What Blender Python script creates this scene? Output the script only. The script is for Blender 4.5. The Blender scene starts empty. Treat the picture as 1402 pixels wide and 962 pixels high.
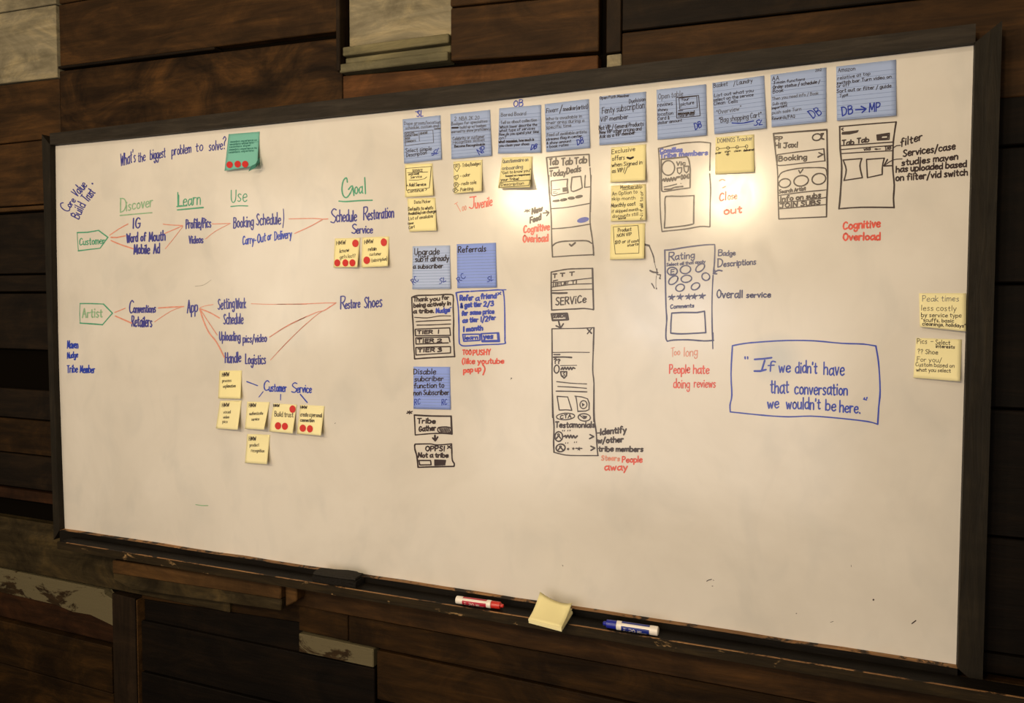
import bpy, bmesh, math, random
from mathutils import Vector, Matrix
random.seed(7)
D=bpy.data; SC=bpy.context.scene; COL=SC.collection

# ------------------------------------------------------------------ camera
CAM=Vector((2.1857,-1.6691,0.6866))
RT=Matrix(((0.9285616120847384,-0.018528188340179996,0.37071557668841193),
           (0.37117209059557205,0.04057203957939767,-0.9276773085331343),
           (0.0021474928413118266,0.9990048127217397,0.04455078487858452)))   # camera axes in world
FPX=1046.41; PPX,PPY=707.0,470.0
cd=D.cameras.new('camera'); cam=D.objects.new('camera',cd); COL.objects.link(cam)
cam.matrix_world=Matrix.Translation(CAM)@RT.to_4x4()
cd.sensor_width=36.0; cd.lens=FPX/1402*36; cd.clip_start=.05; cd.clip_end=50
cd.shift_x=(701-PPX)/1402; cd.shift_y=(PPY-481)/1402
SC.camera=cam
# ------------------------------------------------------------------ world, lamps, added fill lights, exposure
wd=D.worlds.new('room_glow'); SC.world=wd; wd.use_nodes=True
wd.node_tree.nodes['Background'].inputs[0].default_value=(1.0,.80,.56,1)
wd.node_tree.nodes['Background'].inputs[1].default_value=.20
def lamp(name,loc,power,col,r):
    l=D.lights.new(name,'POINT'); l.energy=power; l.color=col; l.shadow_soft_size=r
    o=D.objects.new(name,l); COL.objects.link(o); o.location=loc; return o
WARM=(1.0,.79,.50)
lamp('pendant_lamp',(0.60,-2.50,1.35),66,WARM,.10)
lamp('pendant_lamp',(1.73,-2.50,1.30),62,WARM,.10)
lamp('pendant_lamp',(1.16,-2.50,1.40),16,WARM,.07)
lamp('overhead_fill',(1.45,-2.10,2.25),46,(1.0,.83,.62),.12)  # added unseen light from above, throws note and tray shadows downwards
def area(name,loc,aim,power,col,sx,sy):
    l=D.lights.new(name,'AREA'); l.shape='RECTANGLE'; l.size=sx; l.size_y=sy; l.energy=power; l.color=col
    o=D.objects.new(name,l); COL.objects.link(o); o.location=loc
    o.rotation_euler=(Vector(aim)-Vector(loc)).to_track_quat('-Z','Y').to_euler(); return o
area('window_light',(-1.1,-2.5,.95),(1,0,.6),9,(1.0,.88,.72),.8,1.0)
area('soft_fill',(1.2,-3.0,.15),(1.35,0,.35),24,(1.0,.87,.76),2.2,1.2)  # added broad fill, brightens the lower centre of the board
area('cool_glow_light',(1.43,-2.5,.70),(1.5,0,.6),3,(.80,.86,1.0),.6,.4)  # unseen cool source for the bluish tint on the board
vs=SC.view_settings; vs.view_transform='Standard'; vs.look='None'; vs.exposure=0.06; vs.gamma=1.0; vs.use_curve_mapping=False

# ------------------------------------------------------------------ helpers
def at(px,py,y=0.0):
    """photo pixel -> point of the plane Y=y (real place in the room)"""
    d=RT@Vector((px-PPX,-(py-PPY),-FPX)); s=(y-CAM.y)/d.y
    return CAM+d*s
def link(name,verts,faces,mat,parent=None,smooth=False):
    me=D.meshes.new(name); me.from_pydata([tuple(v) for v in verts],[],faces); me.update()
    if smooth:
        for p in me.polygons: p.use_smooth=True
    for m in (mat if isinstance(mat,(list,tuple)) else [mat]): me.materials.append(m)
    o=D.objects.new(name,me); COL.objects.link(o)
    if parent: o.parent=parent
    return o
def empty(name,loc,label=None,cat=None,group=None,kind=None):
    o=D.objects.new(name,None); COL.objects.link(o); o.location=loc; o.empty_display_size=.03
    if label: o['label']=label
    if cat: o['category']=cat
    if group: o['group']=group
    if kind: o['kind']=kind
    return o
def adopt(o,parent):
    o.parent=parent; o.matrix_parent_inverse=Matrix.Translation(parent.location).inverted(); return o
def prism(name,corners,y0,y1,mat,parent=None,bev=.002):
    """corners: (x,z) list anticlockwise from the front; y0 front, y1 back"""
    bm=bmesh.new()
    f=[bm.verts.new((x,y0,z)) for x,z in corners]; b=[bm.verts.new((x,y1,z)) for x,z in corners]
    n=len(f); bm.faces.new(f); bm.faces.new(b[::-1])
    for i in range(n): bm.faces.new((f[i],b[i],b[(i+1)%n],f[(i+1)%n]))
    if bev: bmesh.ops.bevel(bm,geom=[e for e in bm.edges],offset=bev,segments=1,affect='EDGES')
    bmesh.ops.recalc_face_normals(bm,faces=bm.faces)
    me=D.meshes.new(name); bm.to_mesh(me); bm.free(); me.materials.append(mat)
    o=D.objects.new(name,me); COL.objects.link(o)
    if parent: adopt(o,parent)
    return o
def box(name,x0,x1,y0,y1,z0,z1,mat,parent=None,bev=.002):
    return prism(name,[(x0,z0),(x1,z0),(x1,z1),(x0,z1)],y0,y1,mat,parent,bev)

# ------------------------------------------------------------------ materials
def mat_new(name):
    m=D.materials.new(name); m.use_nodes=True; nt=m.node_tree
    return m,nt,nt.nodes['Principled BSDF']
def nd(nt,t,**k):
    n=nt.nodes.new(t)
    for a,b in k.items(): setattr(n,a,b)
    return n
def noise(nt,scale,detail=4,vec=None,rough=.55,dist=0):
    n=nd(nt,'ShaderNodeTexNoise'); n.inputs['Scale'].default_value=scale; n.inputs['Detail'].default_value=detail
    n.inputs['Roughness'].default_value=rough; n.inputs['Distortion'].default_value=dist
    if vec is not None: nt.links.new(vec,n.inputs['Vector'])
    return n.outputs['Fac']
def ramp(nt,fac,stops):
    r=nd(nt,'ShaderNodeValToRGB'); e=r.color_ramp.elements
    e[0].position=stops[0][0]; e[0].color=(*stops[0][1],1); e[1].position=stops[-1][0]; e[1].color=(*stops[-1][1],1)
    for p,c in stops[1:-1]:
        q=e.new(p); q.color=(*c,1)
    nt.links.new(fac,r.inputs[0]); return r.outputs[0]
def coords(nt,scale=(1,1,1),off=(0,0,0)):
    tc=nd(nt,'ShaderNodeTexCoord'); mp=nd(nt,'ShaderNodeMapping'); mp.inputs['Scale'].default_value=scale
    mp.inputs['Location'].default_value=off
    nt.links.new(tc.outputs['Object'],mp.inputs[0]); return mp.outputs[0]
def mix(nt,fac,a,b,mode='MIX'):
    m=nd(nt,'ShaderNodeMix',data_type='RGBA',blend_type=mode)
    if isinstance(fac,float): m.inputs[0].default_value=fac
    else: nt.links.new(fac,m.inputs[0])
    for s,v in ((6,a),(7,b)):
        if isinstance(v,tuple): m.inputs[s].default_value=(*v,1)
        else: nt.links.new(v,m.inputs[s])
    return m.outputs[2]
def bump(nt,b,h,strength,dist=.002):
    n=nd(nt,'ShaderNodeBump'); n.inputs['Strength'].default_value=strength; n.inputs['Distance'].default_value=dist
    nt.links.new(h,n.inputs['Height']); nt.links.new(n.outputs[0],b.inputs['Normal'])
def wood(name,dark,mid,light,scale=1.0,vertical=False,patch=None,patch_at=.55,off=(0,0,0),rough=.62,blot=.5,pscale=7.0):
    m,nt,b=mat_new(name)
    gs=(20*scale,20*scale,1.8*scale) if vertical else (1.8*scale,20*scale,20*scale)
    v=coords(nt,gs,off); v2=coords(nt,(1,1,1.6),(off[0]+3,off[1],off[2]+1))
    g=noise(nt,2.2,7,v,.65,.6)
    c=ramp(nt,g,[(.20,dark),(.5,mid),(.86,light)])
    bl=noise(nt,4.6,6,v2,.68,1.1)
    r=ramp(nt,bl,[(.36,(.30,.28,.26)),(.5,(.75,.73,.70)),(.66,(1.7,1.55,1.25))])
    c=mix(nt,blot,c,mix(nt,1.0,c,r,'MULTIPLY'))
    if patch:
        pn=noise(nt,pscale,6,coords(nt,(.8,1,1.8),off),.7,.5)
        pf=ramp(nt,pn,[(patch_at-.02,(0,0,0)),(patch_at+.03,(1,1,1))])
        c=mix(nt,pf,c,patch)
    nt.links.new(c,b.inputs['Base Color']); b.inputs['Roughness'].default_value=rough
    b.inputs['Specular IOR Level'].default_value=.10
    bump(nt,b,g,.55,.003); return m
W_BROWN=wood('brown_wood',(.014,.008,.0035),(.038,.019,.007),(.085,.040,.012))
W_LOW=wood('umber_wood',(.008,.004,.0015),(.021,.0105,.003),(.045,.022,.006),off=(3,0,3),blot=.8)  # brown wood with the lower wall's shade darkened into its colour
W_SHADE=wood('shaded_wood',(.0020,.0014,.0010),(.0048,.0030,.0017),(.011,.006,.003),off=(3,0,7),blot=.6)  # shade under the tray and beside the board put into the wood colour
W_WIDE=wood('stained_board_wood',(.014,.0075,.003),(.034,.017,.006),(.070,.033,.010),off=(2,0,4),blot=1.0)
W_RED=wood('reddish_wood',(.030,.014,.006),(.078,.034,.012),(.150,.066,.024),off=(7,0,2),blot=.6)
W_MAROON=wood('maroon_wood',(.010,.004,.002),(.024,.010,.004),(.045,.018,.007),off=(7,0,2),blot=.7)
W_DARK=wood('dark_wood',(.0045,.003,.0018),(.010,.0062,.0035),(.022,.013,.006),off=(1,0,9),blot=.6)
W_DARKV=wood('dark_upright_wood',(.008,.005,.003),(.018,.011,.006),(.034,.020,.010),vertical=True)
W_GREY=wood('weathered_wood',(.020,.014,.006),(.040,.029,.013),(.070,.052,.026),off=(5,0,1),blot=.9)
W_PAINT=wood('flaked_paint_wood',(.012,.008,.004),(.030,.018,.008),(.05,.03,.015),patch=(.115,.095,.052),patch_at=.44,off=(4,0,6),blot=.5)
W_CREAM=wood('cream_painted_wood',(.14,.12,.075),(.24,.21,.14),(.34,.30,.21),off=(4,0,6),blot=.6)
W_PANEL=wood('faded_green_wood',(.055,.050,.028),(.12,.108,.062),(.20,.18,.11),off=(9,0,6),blot=.5)
W_LEDGE=wood('raw_ledge_wood',(.030,.016,.006),(.066,.034,.012),(.115,.060,.022),off=(2,0,8),blot=.5)
W_BLACK=wood('black_stained_wood',(.013,.011,.008),(.026,.021,.016),(.050,.041,.031),scale=1.6,rough=.55,blot=.25)
W_BLACKV=wood('black_stained_upright_wood',(.009,.0075,.0055),(.016,.013,.009),(.030,.023,.015),scale=1.6,vertical=True,rough=.55,blot=.25)
W_TRAY=wood('tray_wood',(.0035,.0028,.002),(.0065,.005,.0035),(.013,.010,.006),scale=1.6,rough=.6,blot=.3)
W_LIP=wood('worn_tray_edge_wood',(.008,.006,.0035),(.020,.014,.007),(.045,.030,.013),scale=1.6,patch=(.26,.16,.07),patch_at=.64,rough=.55,blot=.3,pscale=16)
W_EDGE=wood('worn_bare_edge_wood',(.05,.025,.012),(.30,.16,.07),(.52,.32,.15),scale=2.2,patch=(.02,.014,.009),patch_at=.53,rough=.6,blot=.4,pscale=18)
def backing():
    m,nt,b=mat_new('black_gap'); b.inputs['Base Color'].default_value=(.004,.003,.002,1); b.inputs['Roughness'].default_value=1; b.inputs['Specular IOR Level'].default_value=0; return m
M_BACK=backing()

def board_mat():
    m,nt,b=mat_new('whiteboard_enamel')
    v=coords(nt,(1,1,1)); 
    s=ramp(nt,noise(nt,2.2,5,v,.6,.5),[(.38,(.63,.59,.53)),(.62,(.70,.66,.60))])
    s2=ramp(nt,noise(nt,9,3,coords(nt,(1,1,.6),(3,0,1)),.5,.8),[(.30,(.93,.94,.95)),(.50,(1,1,1))])
    tc=nd(nt,'ShaderNodeTexCoord'); dv=nd(nt,'ShaderNodeVectorMath',operation='DISTANCE'); nt.links.new(tc.outputs['Object'],dv.inputs[0])
    dv.inputs[1].default_value=at(1062,490); sm=ramp(nt,dv.outputs['Value'],[(.018,(.80,.86,.93)),(.060,(1,1,1))])   # wiped ink smear by the quotation
    nt.links.new(mix(nt,1.0,mix(nt,1.0,s,s2,'MULTIPLY'),sm,'MULTIPLY'),b.inputs['Base Color'])
    rr=nd(nt,'ShaderNodeMapRange'); nt.links.new(noise(nt,11,5,coords(nt,(1,1,.8),(1,0,5)),.65,1.2),rr.inputs[0])
    rr.inputs[1].default_value=.35; rr.inputs[2].default_value=.66; rr.inputs[3].default_value=.135; rr.inputs[4].default_value=.215
    nt.links.new(rr.outputs[0],b.inputs['Roughness'])
    b.inputs['IOR'].default_value=1.5
    bump(nt,b,noise(nt,9,5,coords(nt,(1,1,.7),(2,0,2)),.6,1.6),.07,.0010)
    return m
M_BOARD=board_mat()
def plain(name,col,rough=.5,var=.12,scale=60,spec=.5):
    m,nt,b=mat_new(name)
    n=noise(nt,scale,3,coords(nt))
    c=ramp(nt,n,[(.3,tuple(x*(1-var) for x in col)),(.7,tuple(min(1,x*(1+var)) for x in col))])
    nt.links.new(c,b.inputs['Base Color']); b.inputs['Roughness'].default_value=rough
    b.inputs['Specular IOR Level'].default_value=spec; return m
INK={k:plain('ink_'+k,c,.28,.15,90) for k,c in dict(blue=(.022,.052,.42),violet=(.048,.048,.27),navy=(.035,.036,.125),black=(.035,.020,.020),
     red=(.66,.085,.055),faded_red=(.66,.27,.19),green=(.075,.33,.20),faded_green=(.26,.44,.27),grey=(.40,.37,.32)).items()}
PEN={k:plain('pen_'+k,c,.75,.15,90,.2) for k,c in dict(black=(.045,.035,.035),grey=(.115,.12,.15),blue=(.025,.045,.33),brown=(.10,.045,.04),rule=(.19,.25,.44),dgreen=(.04,.17,.14)).items()}
PAP=dict(yellow=plain('yellow_paper',(.84,.755,.40),.9,.03,8,.15), pale=plain('pale_yellow_paper',(.84,.765,.44),.9,.03,8,.15),
         blue=plain('lilac_blue_paper',(.34,.43,.67),.9,.03,8,.15), strong=plain('strong_blue_paper',(.265,.36,.80),.9,.03,8,.15),
         light=plain('light_blue_paper',(.43,.52,.76),.9,.03,8,.15), green=plain('teal_paper',(.18,.46,.39),.85,.04,8,.15))
M_DOT=plain('red_dot_sticker',(.55,.022,.020),.6,.05)
M_FELT=plain('charcoal_felt',(.011,.0095,.008),.95,.4,300,.1)
M_FELT2=plain('charcoal_foam_top',(.024,.021,.017),.9,.2,200,.15)
M_WHITEP=plain('white_plastic',(.80,.74,.66),.28,.03)
M_REDP=plain('red_plastic',(.55,.03,.02),.3,.06); M_REDL=plain('crimson_print',(.42,.012,.035),.35,.06)
M_BLUEP=plain('blue_plastic',(.012,.020,.30),.3,.06); M_BLUEL=plain('blue_print',(.010,.025,.22),.35,.06)
M_FLOOR=wood('floor_wood',(.02,.012,.007),(.05,.028,.014),(.09,.05,.024))

# ------------------------------------------------------------------ wall of old boards
HB=1.1824; WB=2.44
wall=box('wall_back',-3.0,5.0,.062,.12,-.95,2.3,M_BACK,bev=0); wall['kind']='structure'; wall['label']='dark backing of a rustic wall made of old stained boards'
floor=box('floor',-3.0,5.0,-4.5,.12,-1.0,-.951,M_FLOOR,bev=0); floor['kind']='structure'
YW=.03
def plank(c,mat,y=YW,name='plank',bev=.002,back=.062):
    return prism(name,c,y+random.uniform(0,.003),back,mat,wall,bev)
def strip(x0,x1,zl0,zr0,zl1,zr1,mat,y=YW,name='plank'):   # bottom-left, bottom-right, top-left, top-right heights
    return plank([(x0,zl0),(x1,zr0),(x1,zr1),(x0,zl1)],mat,y,name)
# above the board
strip(-.016,1.018,1.13,1.12,1.418,1.388,W_WIDE)
strip(1.020,1.704,1.10,1.10,1.290,1.262,W_RED)
strip(-.016,.60,1.424,1.408,1.432,1.416,W_DARK,YW-.006,'thin_strip')
strip(-.016,1.006,1.434,1.408,1.62,1.60,W_BROWN,YW+.004)
strip(-.016,1.006,1.624,1.604,1.84,1.82,W_BROWN,YW+.004)
strip(1.330,1.704,1.294,1.272,1.42,1.40,W_BROWN,YW+.004)
strip(1.330,1.704,1.424,1.404,1.62,1.60,W_BROWN,YW+.003)
# faded panel with its mouldings
strip(1.016,1.328,1.296,1.292,1.318,1.314,W_PANEL,YW-.010,'moulding')
strip(1.022,1.328,1.320,1.316,1.338,1.334,W_PANEL,YW+.010,'moulding')
strip(1.022,1.328,1.340,1.336,1.362,1.358,W_PANEL,YW-.004,'moulding')
strip(1.030,1.328,1.364,1.360,1.85,1.85,W_CREAM,YW+.016,'panel')
strip(1.008,1.020,1.300,1.300,1.85,1.85,W_DARKV,YW-.012,'thin_strip')
# upright and boards to its right
strip(1.722,1.756,1.10,1.10,1.232,1.232,W_DARKV,YW,'upright')
strip(1.722,1.756,1.234,1.234,1.262,1.262,W_CREAM,YW+.006,'block')
strip(1.722,1.756,1.264,1.264,1.75,1.75,W_DARKV,YW+.002,'upright')
strip(1.758,3.10,1.10,1.08,1.305,1.275,W_BROWN,YW+.004)
strip(1.758,3.10,1.309,1.279,1.50,1.47,W_DARK,YW+.002)
# top left corner
strip(-.62,-.024,1.418,1.400,1.64,1.62,W_CREAM,YW-.004)
strip(-.62,-.024,1.644,1.624,1.86,1.85,W_CREAM,YW-.002)
strip(-.62,-.019,1.222,1.216,1.412,1.396,W_BROWN,YW)
# left side, downwards
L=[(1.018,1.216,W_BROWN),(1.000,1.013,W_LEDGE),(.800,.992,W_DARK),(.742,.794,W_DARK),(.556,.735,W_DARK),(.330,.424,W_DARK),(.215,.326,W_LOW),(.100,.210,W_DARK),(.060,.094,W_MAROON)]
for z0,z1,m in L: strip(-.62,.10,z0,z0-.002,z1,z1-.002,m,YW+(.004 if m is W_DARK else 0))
strip(-.62,.62,-.175,-.186,-.004,-.012,W_GREY)
plank([(-.62,-.262),(-.10,-.268),(-.02,-.282),(.06,-.276),(.158,-.300),(.158,-.215),(.125,-.205),(.120,-.190),(-.62,-.180)],W_PAINT,YW+.002)
strip(-.62,.155,-.352,-.360,-.262,-.250,W_MAROON,YW+.014)
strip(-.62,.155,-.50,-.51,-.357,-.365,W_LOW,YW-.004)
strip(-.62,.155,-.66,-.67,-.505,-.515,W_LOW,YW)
strip(.163,.258,-.93,-.93,-.192,-.196,W_DARKV,YW-.004,'upright')
strip(.2595,.263,-.93,-.93,-.20,-.20,W_LEDGE,YW-.001,'thin_strip')  # bright strip paints the lit right edge of the post
# ledge under the tray and the boards below it
prism('ledge_board',[(.225,-.106),(.845,-.096),(.845,-.054),(.225,-.066)],-.022,.062,W_LEDGE,wall,.003)
prism('ledge_board',[(.300,-.146),(.842,-.128),(.846,-.0965),(.225,-.1065),(.225,-.125)],-.019,.062,W_GREY,wall,.002)
prism('ledge_end',[(.847,-.122),(.885,-.100),(.885,-.060),(.847,-.056)],-.006,.062,W_LEDGE,wall,.003)
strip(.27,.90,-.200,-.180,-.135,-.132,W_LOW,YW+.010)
strip(.27,.86,-.40,-.40,-.205,-.185,W_SHADE,YW+.020)
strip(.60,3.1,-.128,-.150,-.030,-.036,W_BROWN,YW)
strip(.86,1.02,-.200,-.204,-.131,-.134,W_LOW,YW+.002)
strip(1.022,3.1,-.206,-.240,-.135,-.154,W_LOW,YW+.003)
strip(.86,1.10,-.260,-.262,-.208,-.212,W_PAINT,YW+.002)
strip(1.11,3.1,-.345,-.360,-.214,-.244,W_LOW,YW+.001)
strip(.27,1.10,-.420,-.420,-.266,-.268,W_SHADE,YW+.006)
strip(.27,3.1,-.56,-.56,-.425,-.425,W_SHADE,YW+.004)
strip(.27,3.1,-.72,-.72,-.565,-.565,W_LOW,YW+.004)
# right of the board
for z0,z1,m in [(1.00,1.09,W_SHADE),(.74,.995,W_SHADE),(.50,.735,W_SHADE),(.25,.495,W_SHADE),(.02,.245,W_SHADE),(-.022,.016,W_SHADE)]:
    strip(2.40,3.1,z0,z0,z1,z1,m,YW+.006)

# ------------------------------------------------------------------ the whiteboard
board=empty('whiteboard',(WB/2,0,0),'large whiteboard in a black wooden frame, covered with marker sketches','whiteboard')
xs=[0,.3,.76,1.15,1.52,1.77,2.09,2.3,WB]; zt=[HB,1.1792,1.177,1.1757,1.175,1.1775,1.179,1.181,HB]
zl=[(0,0),(-.004,.2),(-.0075,.45),(-.0078,.62),(-.005,.9),(0,HB)]
# enamel sheet, slightly larger than the opening, behind the rails
link('writing_surface',[(-.012,0,-.004),(WB+.004,0,-.004),(WB+.004,0,HB+.004),(-.012,0,HB+.004),(-.012,.008,-.004),(WB+.004,.008,-.004),(WB+.004,.008,HB+.004),(-.012,.008,HB+.004)],
     [(0,1,2,3),(7,6,5,4),(0,4,5,1),(1,5,6,2),(2,6,7,3),(3,7,4,0)],M_BOARD)
adopt(D.objects['writing_surface'],board)
YF=-.018
def rail(name,inner,outer,mat,edge=None,y1=.029,ew=.0):
    n=len(inner); v=[];f=[];
    for (a,b) in zip(inner,outer):
        v+=[(a[0],YF,a[1]),(b[0],YF,b[1]),(b[0],y1,b[1]),(a[0],y1,a[1])]
    for i in range(n-1):
        p=4*i;q=p+4
        for k in range(4): f.append((p+k,p+(k+1)%4,q+(k+1)%4,q+k))
    f+= [(0,1,2,3),(4*n-1,4*n-2,4*n-3,4*n-4)]
    o=link(name,v,f,mat if not edge else [mat,edge])
    if edge:
        for i in range(n-1): o.data.polygons[4*i+3].material_index=1
    bm=bmesh.new(); bm.from_mesh(o.data); bmesh.ops.recalc_face_normals(bm,faces=bm.faces); bm.to_mesh(o.data); bm.free()
    return adopt(o,board)
rail('top_rail',[(x,z) for x,z in zip(xs,zt)],[(x,1.2165) for x in xs],W_BLACK)
rail('left_rail',[(x,z) for x,z in zl],[(-.035+.008*(1-z/HB),z if 0<z<HB else (1.2165 if z else -.034)) for x,z in zl],W_BLACKV)
# left rail ends run past the corners
rail('right_rail',[(WB,0),(WB,.37),(WB,.76),(WB,HB)],[(WB+.042,-.034),(WB+.042,.37),(WB+.042,.76),(WB+.042,1.2165)],W_BLACKV)
bs=[(x*WB/24) for x in range(25)]
rnd=random.Random(3)
rail('bottom_rail',[(x,rnd.uniform(-.0012,.0012)) for x in bs],[(x,-.034) for x in bs],W_TRAY,W_EDGE)
tray=box('marker_tray',.062,2.60,-.070,-.0185,-.034,-.014,W_TRAY,board,.0015)
lip=box('tray_front_edge',.062,2.60,-.0745,-.0702,-.036,-.0135,W_LIP,board,.0012)
rim=box('worn_tray_rim',.10,2.60,-.0746,-.0700,-.0134,-.0126,W_EDGE,board,0)

# ------------------------------------------------------------------ one-stroke handwriting
FONT={}
def G(s,w,d): FONT[s]=(w,[(t[0]=='~',[tuple(float(q) for q in p.split(',')) for p in t.strip('~').split()]) for t in d.split('/')])
for s,w,d in [
('a',5.2,"~4.8,5 3,6 .6,4.6 .3,1.5 2,0 4.8,2.4/5,6.4 5,1 6,-.1"),('b',5,"0,10 0,.2/~0,4.5 2,6 4.5,5 4.7,1.5 2.5,0 0,1"),
('c',4.5,"~4.5,5 2.5,6 .4,4.5 .3,1.5 2.3,0 4.6,1"),('d',5,"~4.7,4.8 2.7,6 .4,4.5 .3,1.5 2,0 4.7,1.5/4.8,10 4.9,0"),
('e',4.6,"~.4,3.1 4.5,3.7 4,5.6 2.3,6 .5,4.5 .4,1.5 2.4,0 4.7,1.1"),('f',4,"~4.4,9.2 3,10 1.7,8.4 1.5,0/0,5.8 3.7,6"),
('g',5,"~4.7,5 2.6,6 .4,4.6 .4,1.8 2.2,.5 4.6,2/~4.8,6 4.8,-1.5 3.2,-3.6 1,-3 .8,-1.6"),('h',4.6,"0,10 0,0/~0,4 2,6 4.2,5 4.4,0"),
('i',1,".5,6 .5,0/.5,8.2 .7,8.9"),('j',2,"~2,6 2,-1.5 .8,-3.4 -.6,-2.6/2,8.2 2.1,8.9"),('k',4.4,"0,10 0,0/4,6 0,2.6 4.4,0"),
('l',1,".5,10 .5,0"),('m',6.8,"0,6 0,0/~0,4 1.6,6 3.2,5 3.3,0/~3.3,4 5,6 6.6,5 6.8,0"),('n',4.5,"0,6 0,0/~0,4 2,6 4.2,5 4.4,0"),
('o',4.8,"~2.8,6 .6,4.8 .4,1.6 2.4,0 4.5,1.5 4.6,4.5 2.4,6"),('p',4.8,"0,6 .1,-3.8/~0,4.6 2,6 4.5,5 4.6,1.6 2.4,0 0,1.2"),
('q',5,"~4.6,5 2.6,6 .4,4.6 .3,1.6 2.2,0 4.6,1.6/4.7,6 4.7,-3.8 6,-3"),('r',3.4,"0,6 0,0/~0,3.6 1.5,5.8 3.5,5.6"),
('s',3.9,"~3.8,5.3 2,6 .5,4.8 1.8,3.2 3.7,1.8 2.2,0 .2,.6"),('t',3.6,"1.6,9 1.6,1.2 2.4,0 3.6,.5/0,6 3.6,6.3"),
('u',4.5,"~0,6 .1,1.6 1.8,0 4.2,1.6/4.4,6 4.5,0"),('v',4.2,"0,6 2,0 4.3,6"),('w',6.4,"0,6 1.6,0 3.2,5 4.8,0 6.4,6"),
('x',4.2,"0,6 4.2,0/4,6 0,0"),('y',4.6,"0,6 2.3,.6/4.6,6 1,-3.6"),('z',4,"0,6 4,6 0,0 4.2,.2"),
('A',5.8,"0,0 2.8,10 5.6,0/1,3.8 4.8,4"),('B',5.4,"0,10 0,0/~0,10 4,9.6 4.4,6.8 0,5.4/~0,5.4 4.6,5 5,1.6 3,0 0,0"),
('C',5.6,"~5.4,8.4 3.4,10 .8,7.6 .3,3 2.2,0 5.6,1.4"),('D',6,"0,10 .1,0/~-.4,10 3.6,9.2 5.8,5.6 4,1.2 0,0"),
('E',4.6,"4.6,9.8 0,10 0,0 4.6,0/0,5.2 4,5.3"),('F',4.4,"4.8,9.9 0,10 0,0/0,5.2 4,5.3"),
('G',6,"~5.4,8.4 3.2,10 .8,7.6 .3,3 2.6,0 5.2,1.4 5.6,4.2/3.4,4.4 6,4.4"),('H',5.2,"0,10 0,0/5.2,10 5.1,0/0,5 5.2,5.2"),
('I',1.4,".7,10 .6,0"),('J',5,"0,10 5.4,10.2/~3.6,10 3.6,2 2,0 -.2,1.4"),('K',5,"0,10 0,0/4.8,10 0,4.6 5,0"),
('L',4.4,"0,10 .1,0 4.6,.2"),('M',6.6,"0,0 .6,10 3.2,2 6,10 6.6,0"),('N',5.6,"0,0 .2,10 5.2,.2 5.6,10"),
('O',6,"~3.4,10 .8,8 .3,3.4 2.8,0 5.6,2.6 5.6,7.6 2.8,10"),('P',5,"0,10 .1,0/~0,10 4.2,9.6 4.8,7 3,4.8 0,4.8"),
('Q',6.2,"~3.4,10 .8,8 .3,3.4 2.8,0 5.6,2.6 5.6,7.6 2.8,10/3.6,2.4 6.2,-.6"),('R',5.2,"0,10 .1,0/~0,10 4.2,9.6 4.6,7 2.6,5 0,5/1.8,5 5.2,0"),
('S',5,"~4.8,9 2.6,10 .5,8 2,5.6 4.7,3.2 3,.2 0,1.2"),('T',5.4,"0,9.8 5.6,10/2.7,9.9 2.8,0"),
('U',5.4,"~0,10 .3,2.4 2.6,0 5,2.4 5.4,10"),('V',5.4,"0,10 2.6,0 5.4,10"),('W',8,"0,10 2,0 4,8 6,0 8,10"),
('X',5,"0,10 5,0/5,10 0,0"),('Y',5,"0,10 2.6,5 5,10/2.6,5 2.4,0"),('Z',5,"0,10 5,10 0,0 5.2,.2"),
('0',5,"~2.6,10 .4,6 .8,1.4 2.6,0 4.8,4 4.4,8.4 2.6,10"),('1',1.4,".7,10 .7,0"),('2',4.8,"~.3,8 2.4,10 4.4,8 3.4,4.6 0,0/0,0 5,.1"),
('3',4.6,"~.2,9.2 3.4,10 4.2,7.6 1.8,5.4/~1.8,5.4 4.8,3.8 3.6,.4 0,.8"),('4',5,"3.6,0 3.6,10 0,3.4 5,3.4"),('5',4.6,"4.4,10 .6,10 .4,6/~.4,6 4,5.6 4,1 0,.4"),
('7',4.6,"0,10 4.6,10 1.6,0"),('$',4.6,"~4.6,8.4 2.4,9.4 .4,7.4 4.4,3.4 2.4,.8 0,1.8/2.4,11 2.4,-1"),
('?',4.4,"~.2,8.2 2.4,10 4.2,8 2.2,5.2 2.1,2.8/2.1,.7 2.2,0"),('!',1.2,".8,10 .5,2.8/.5,.6 .5,0"),('.',1,".4,.5 .6,0"),(',',1.2,".8,.8 .1,-1.4"),
("'",1,".6,10 .4,7.8"),('"',2.6,".5,10 .4,7.6/2.2,10 2.1,7.6"),('-',3.6,"0,3.6 3.6,3.7"),('/',4,"4,10.6 0,-2.4"),('(',2,"~2,11 .3,7 .3,2.6 2,-1.4"),
(')',2,"~0,11 1.8,7 1.8,2.6 0,-1.4"),('&',5.4,"~4.6,4.4 2.4,0 .4,2.2 3.2,7 2.4,9.6 1,8 3,3.4 5.2,0"),('*',5,"0,5 5,7/.6,8.6 4.6,3/2.4,9 2.6,2.6"),
('>',4,"0,7.4 4,4.6 0,1.6"),('<',4,"4,7.4 0,4.6 4,1.6"),(':',1,".5,5 .5,4.4/.5,.6 .5,0"),('~',5,"~0,3 1.4,4.6 3.4,2.4 5,4"),('+',4,"0,4 4,4/2,6 2,2"),
]: G(s,w,d)

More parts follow.
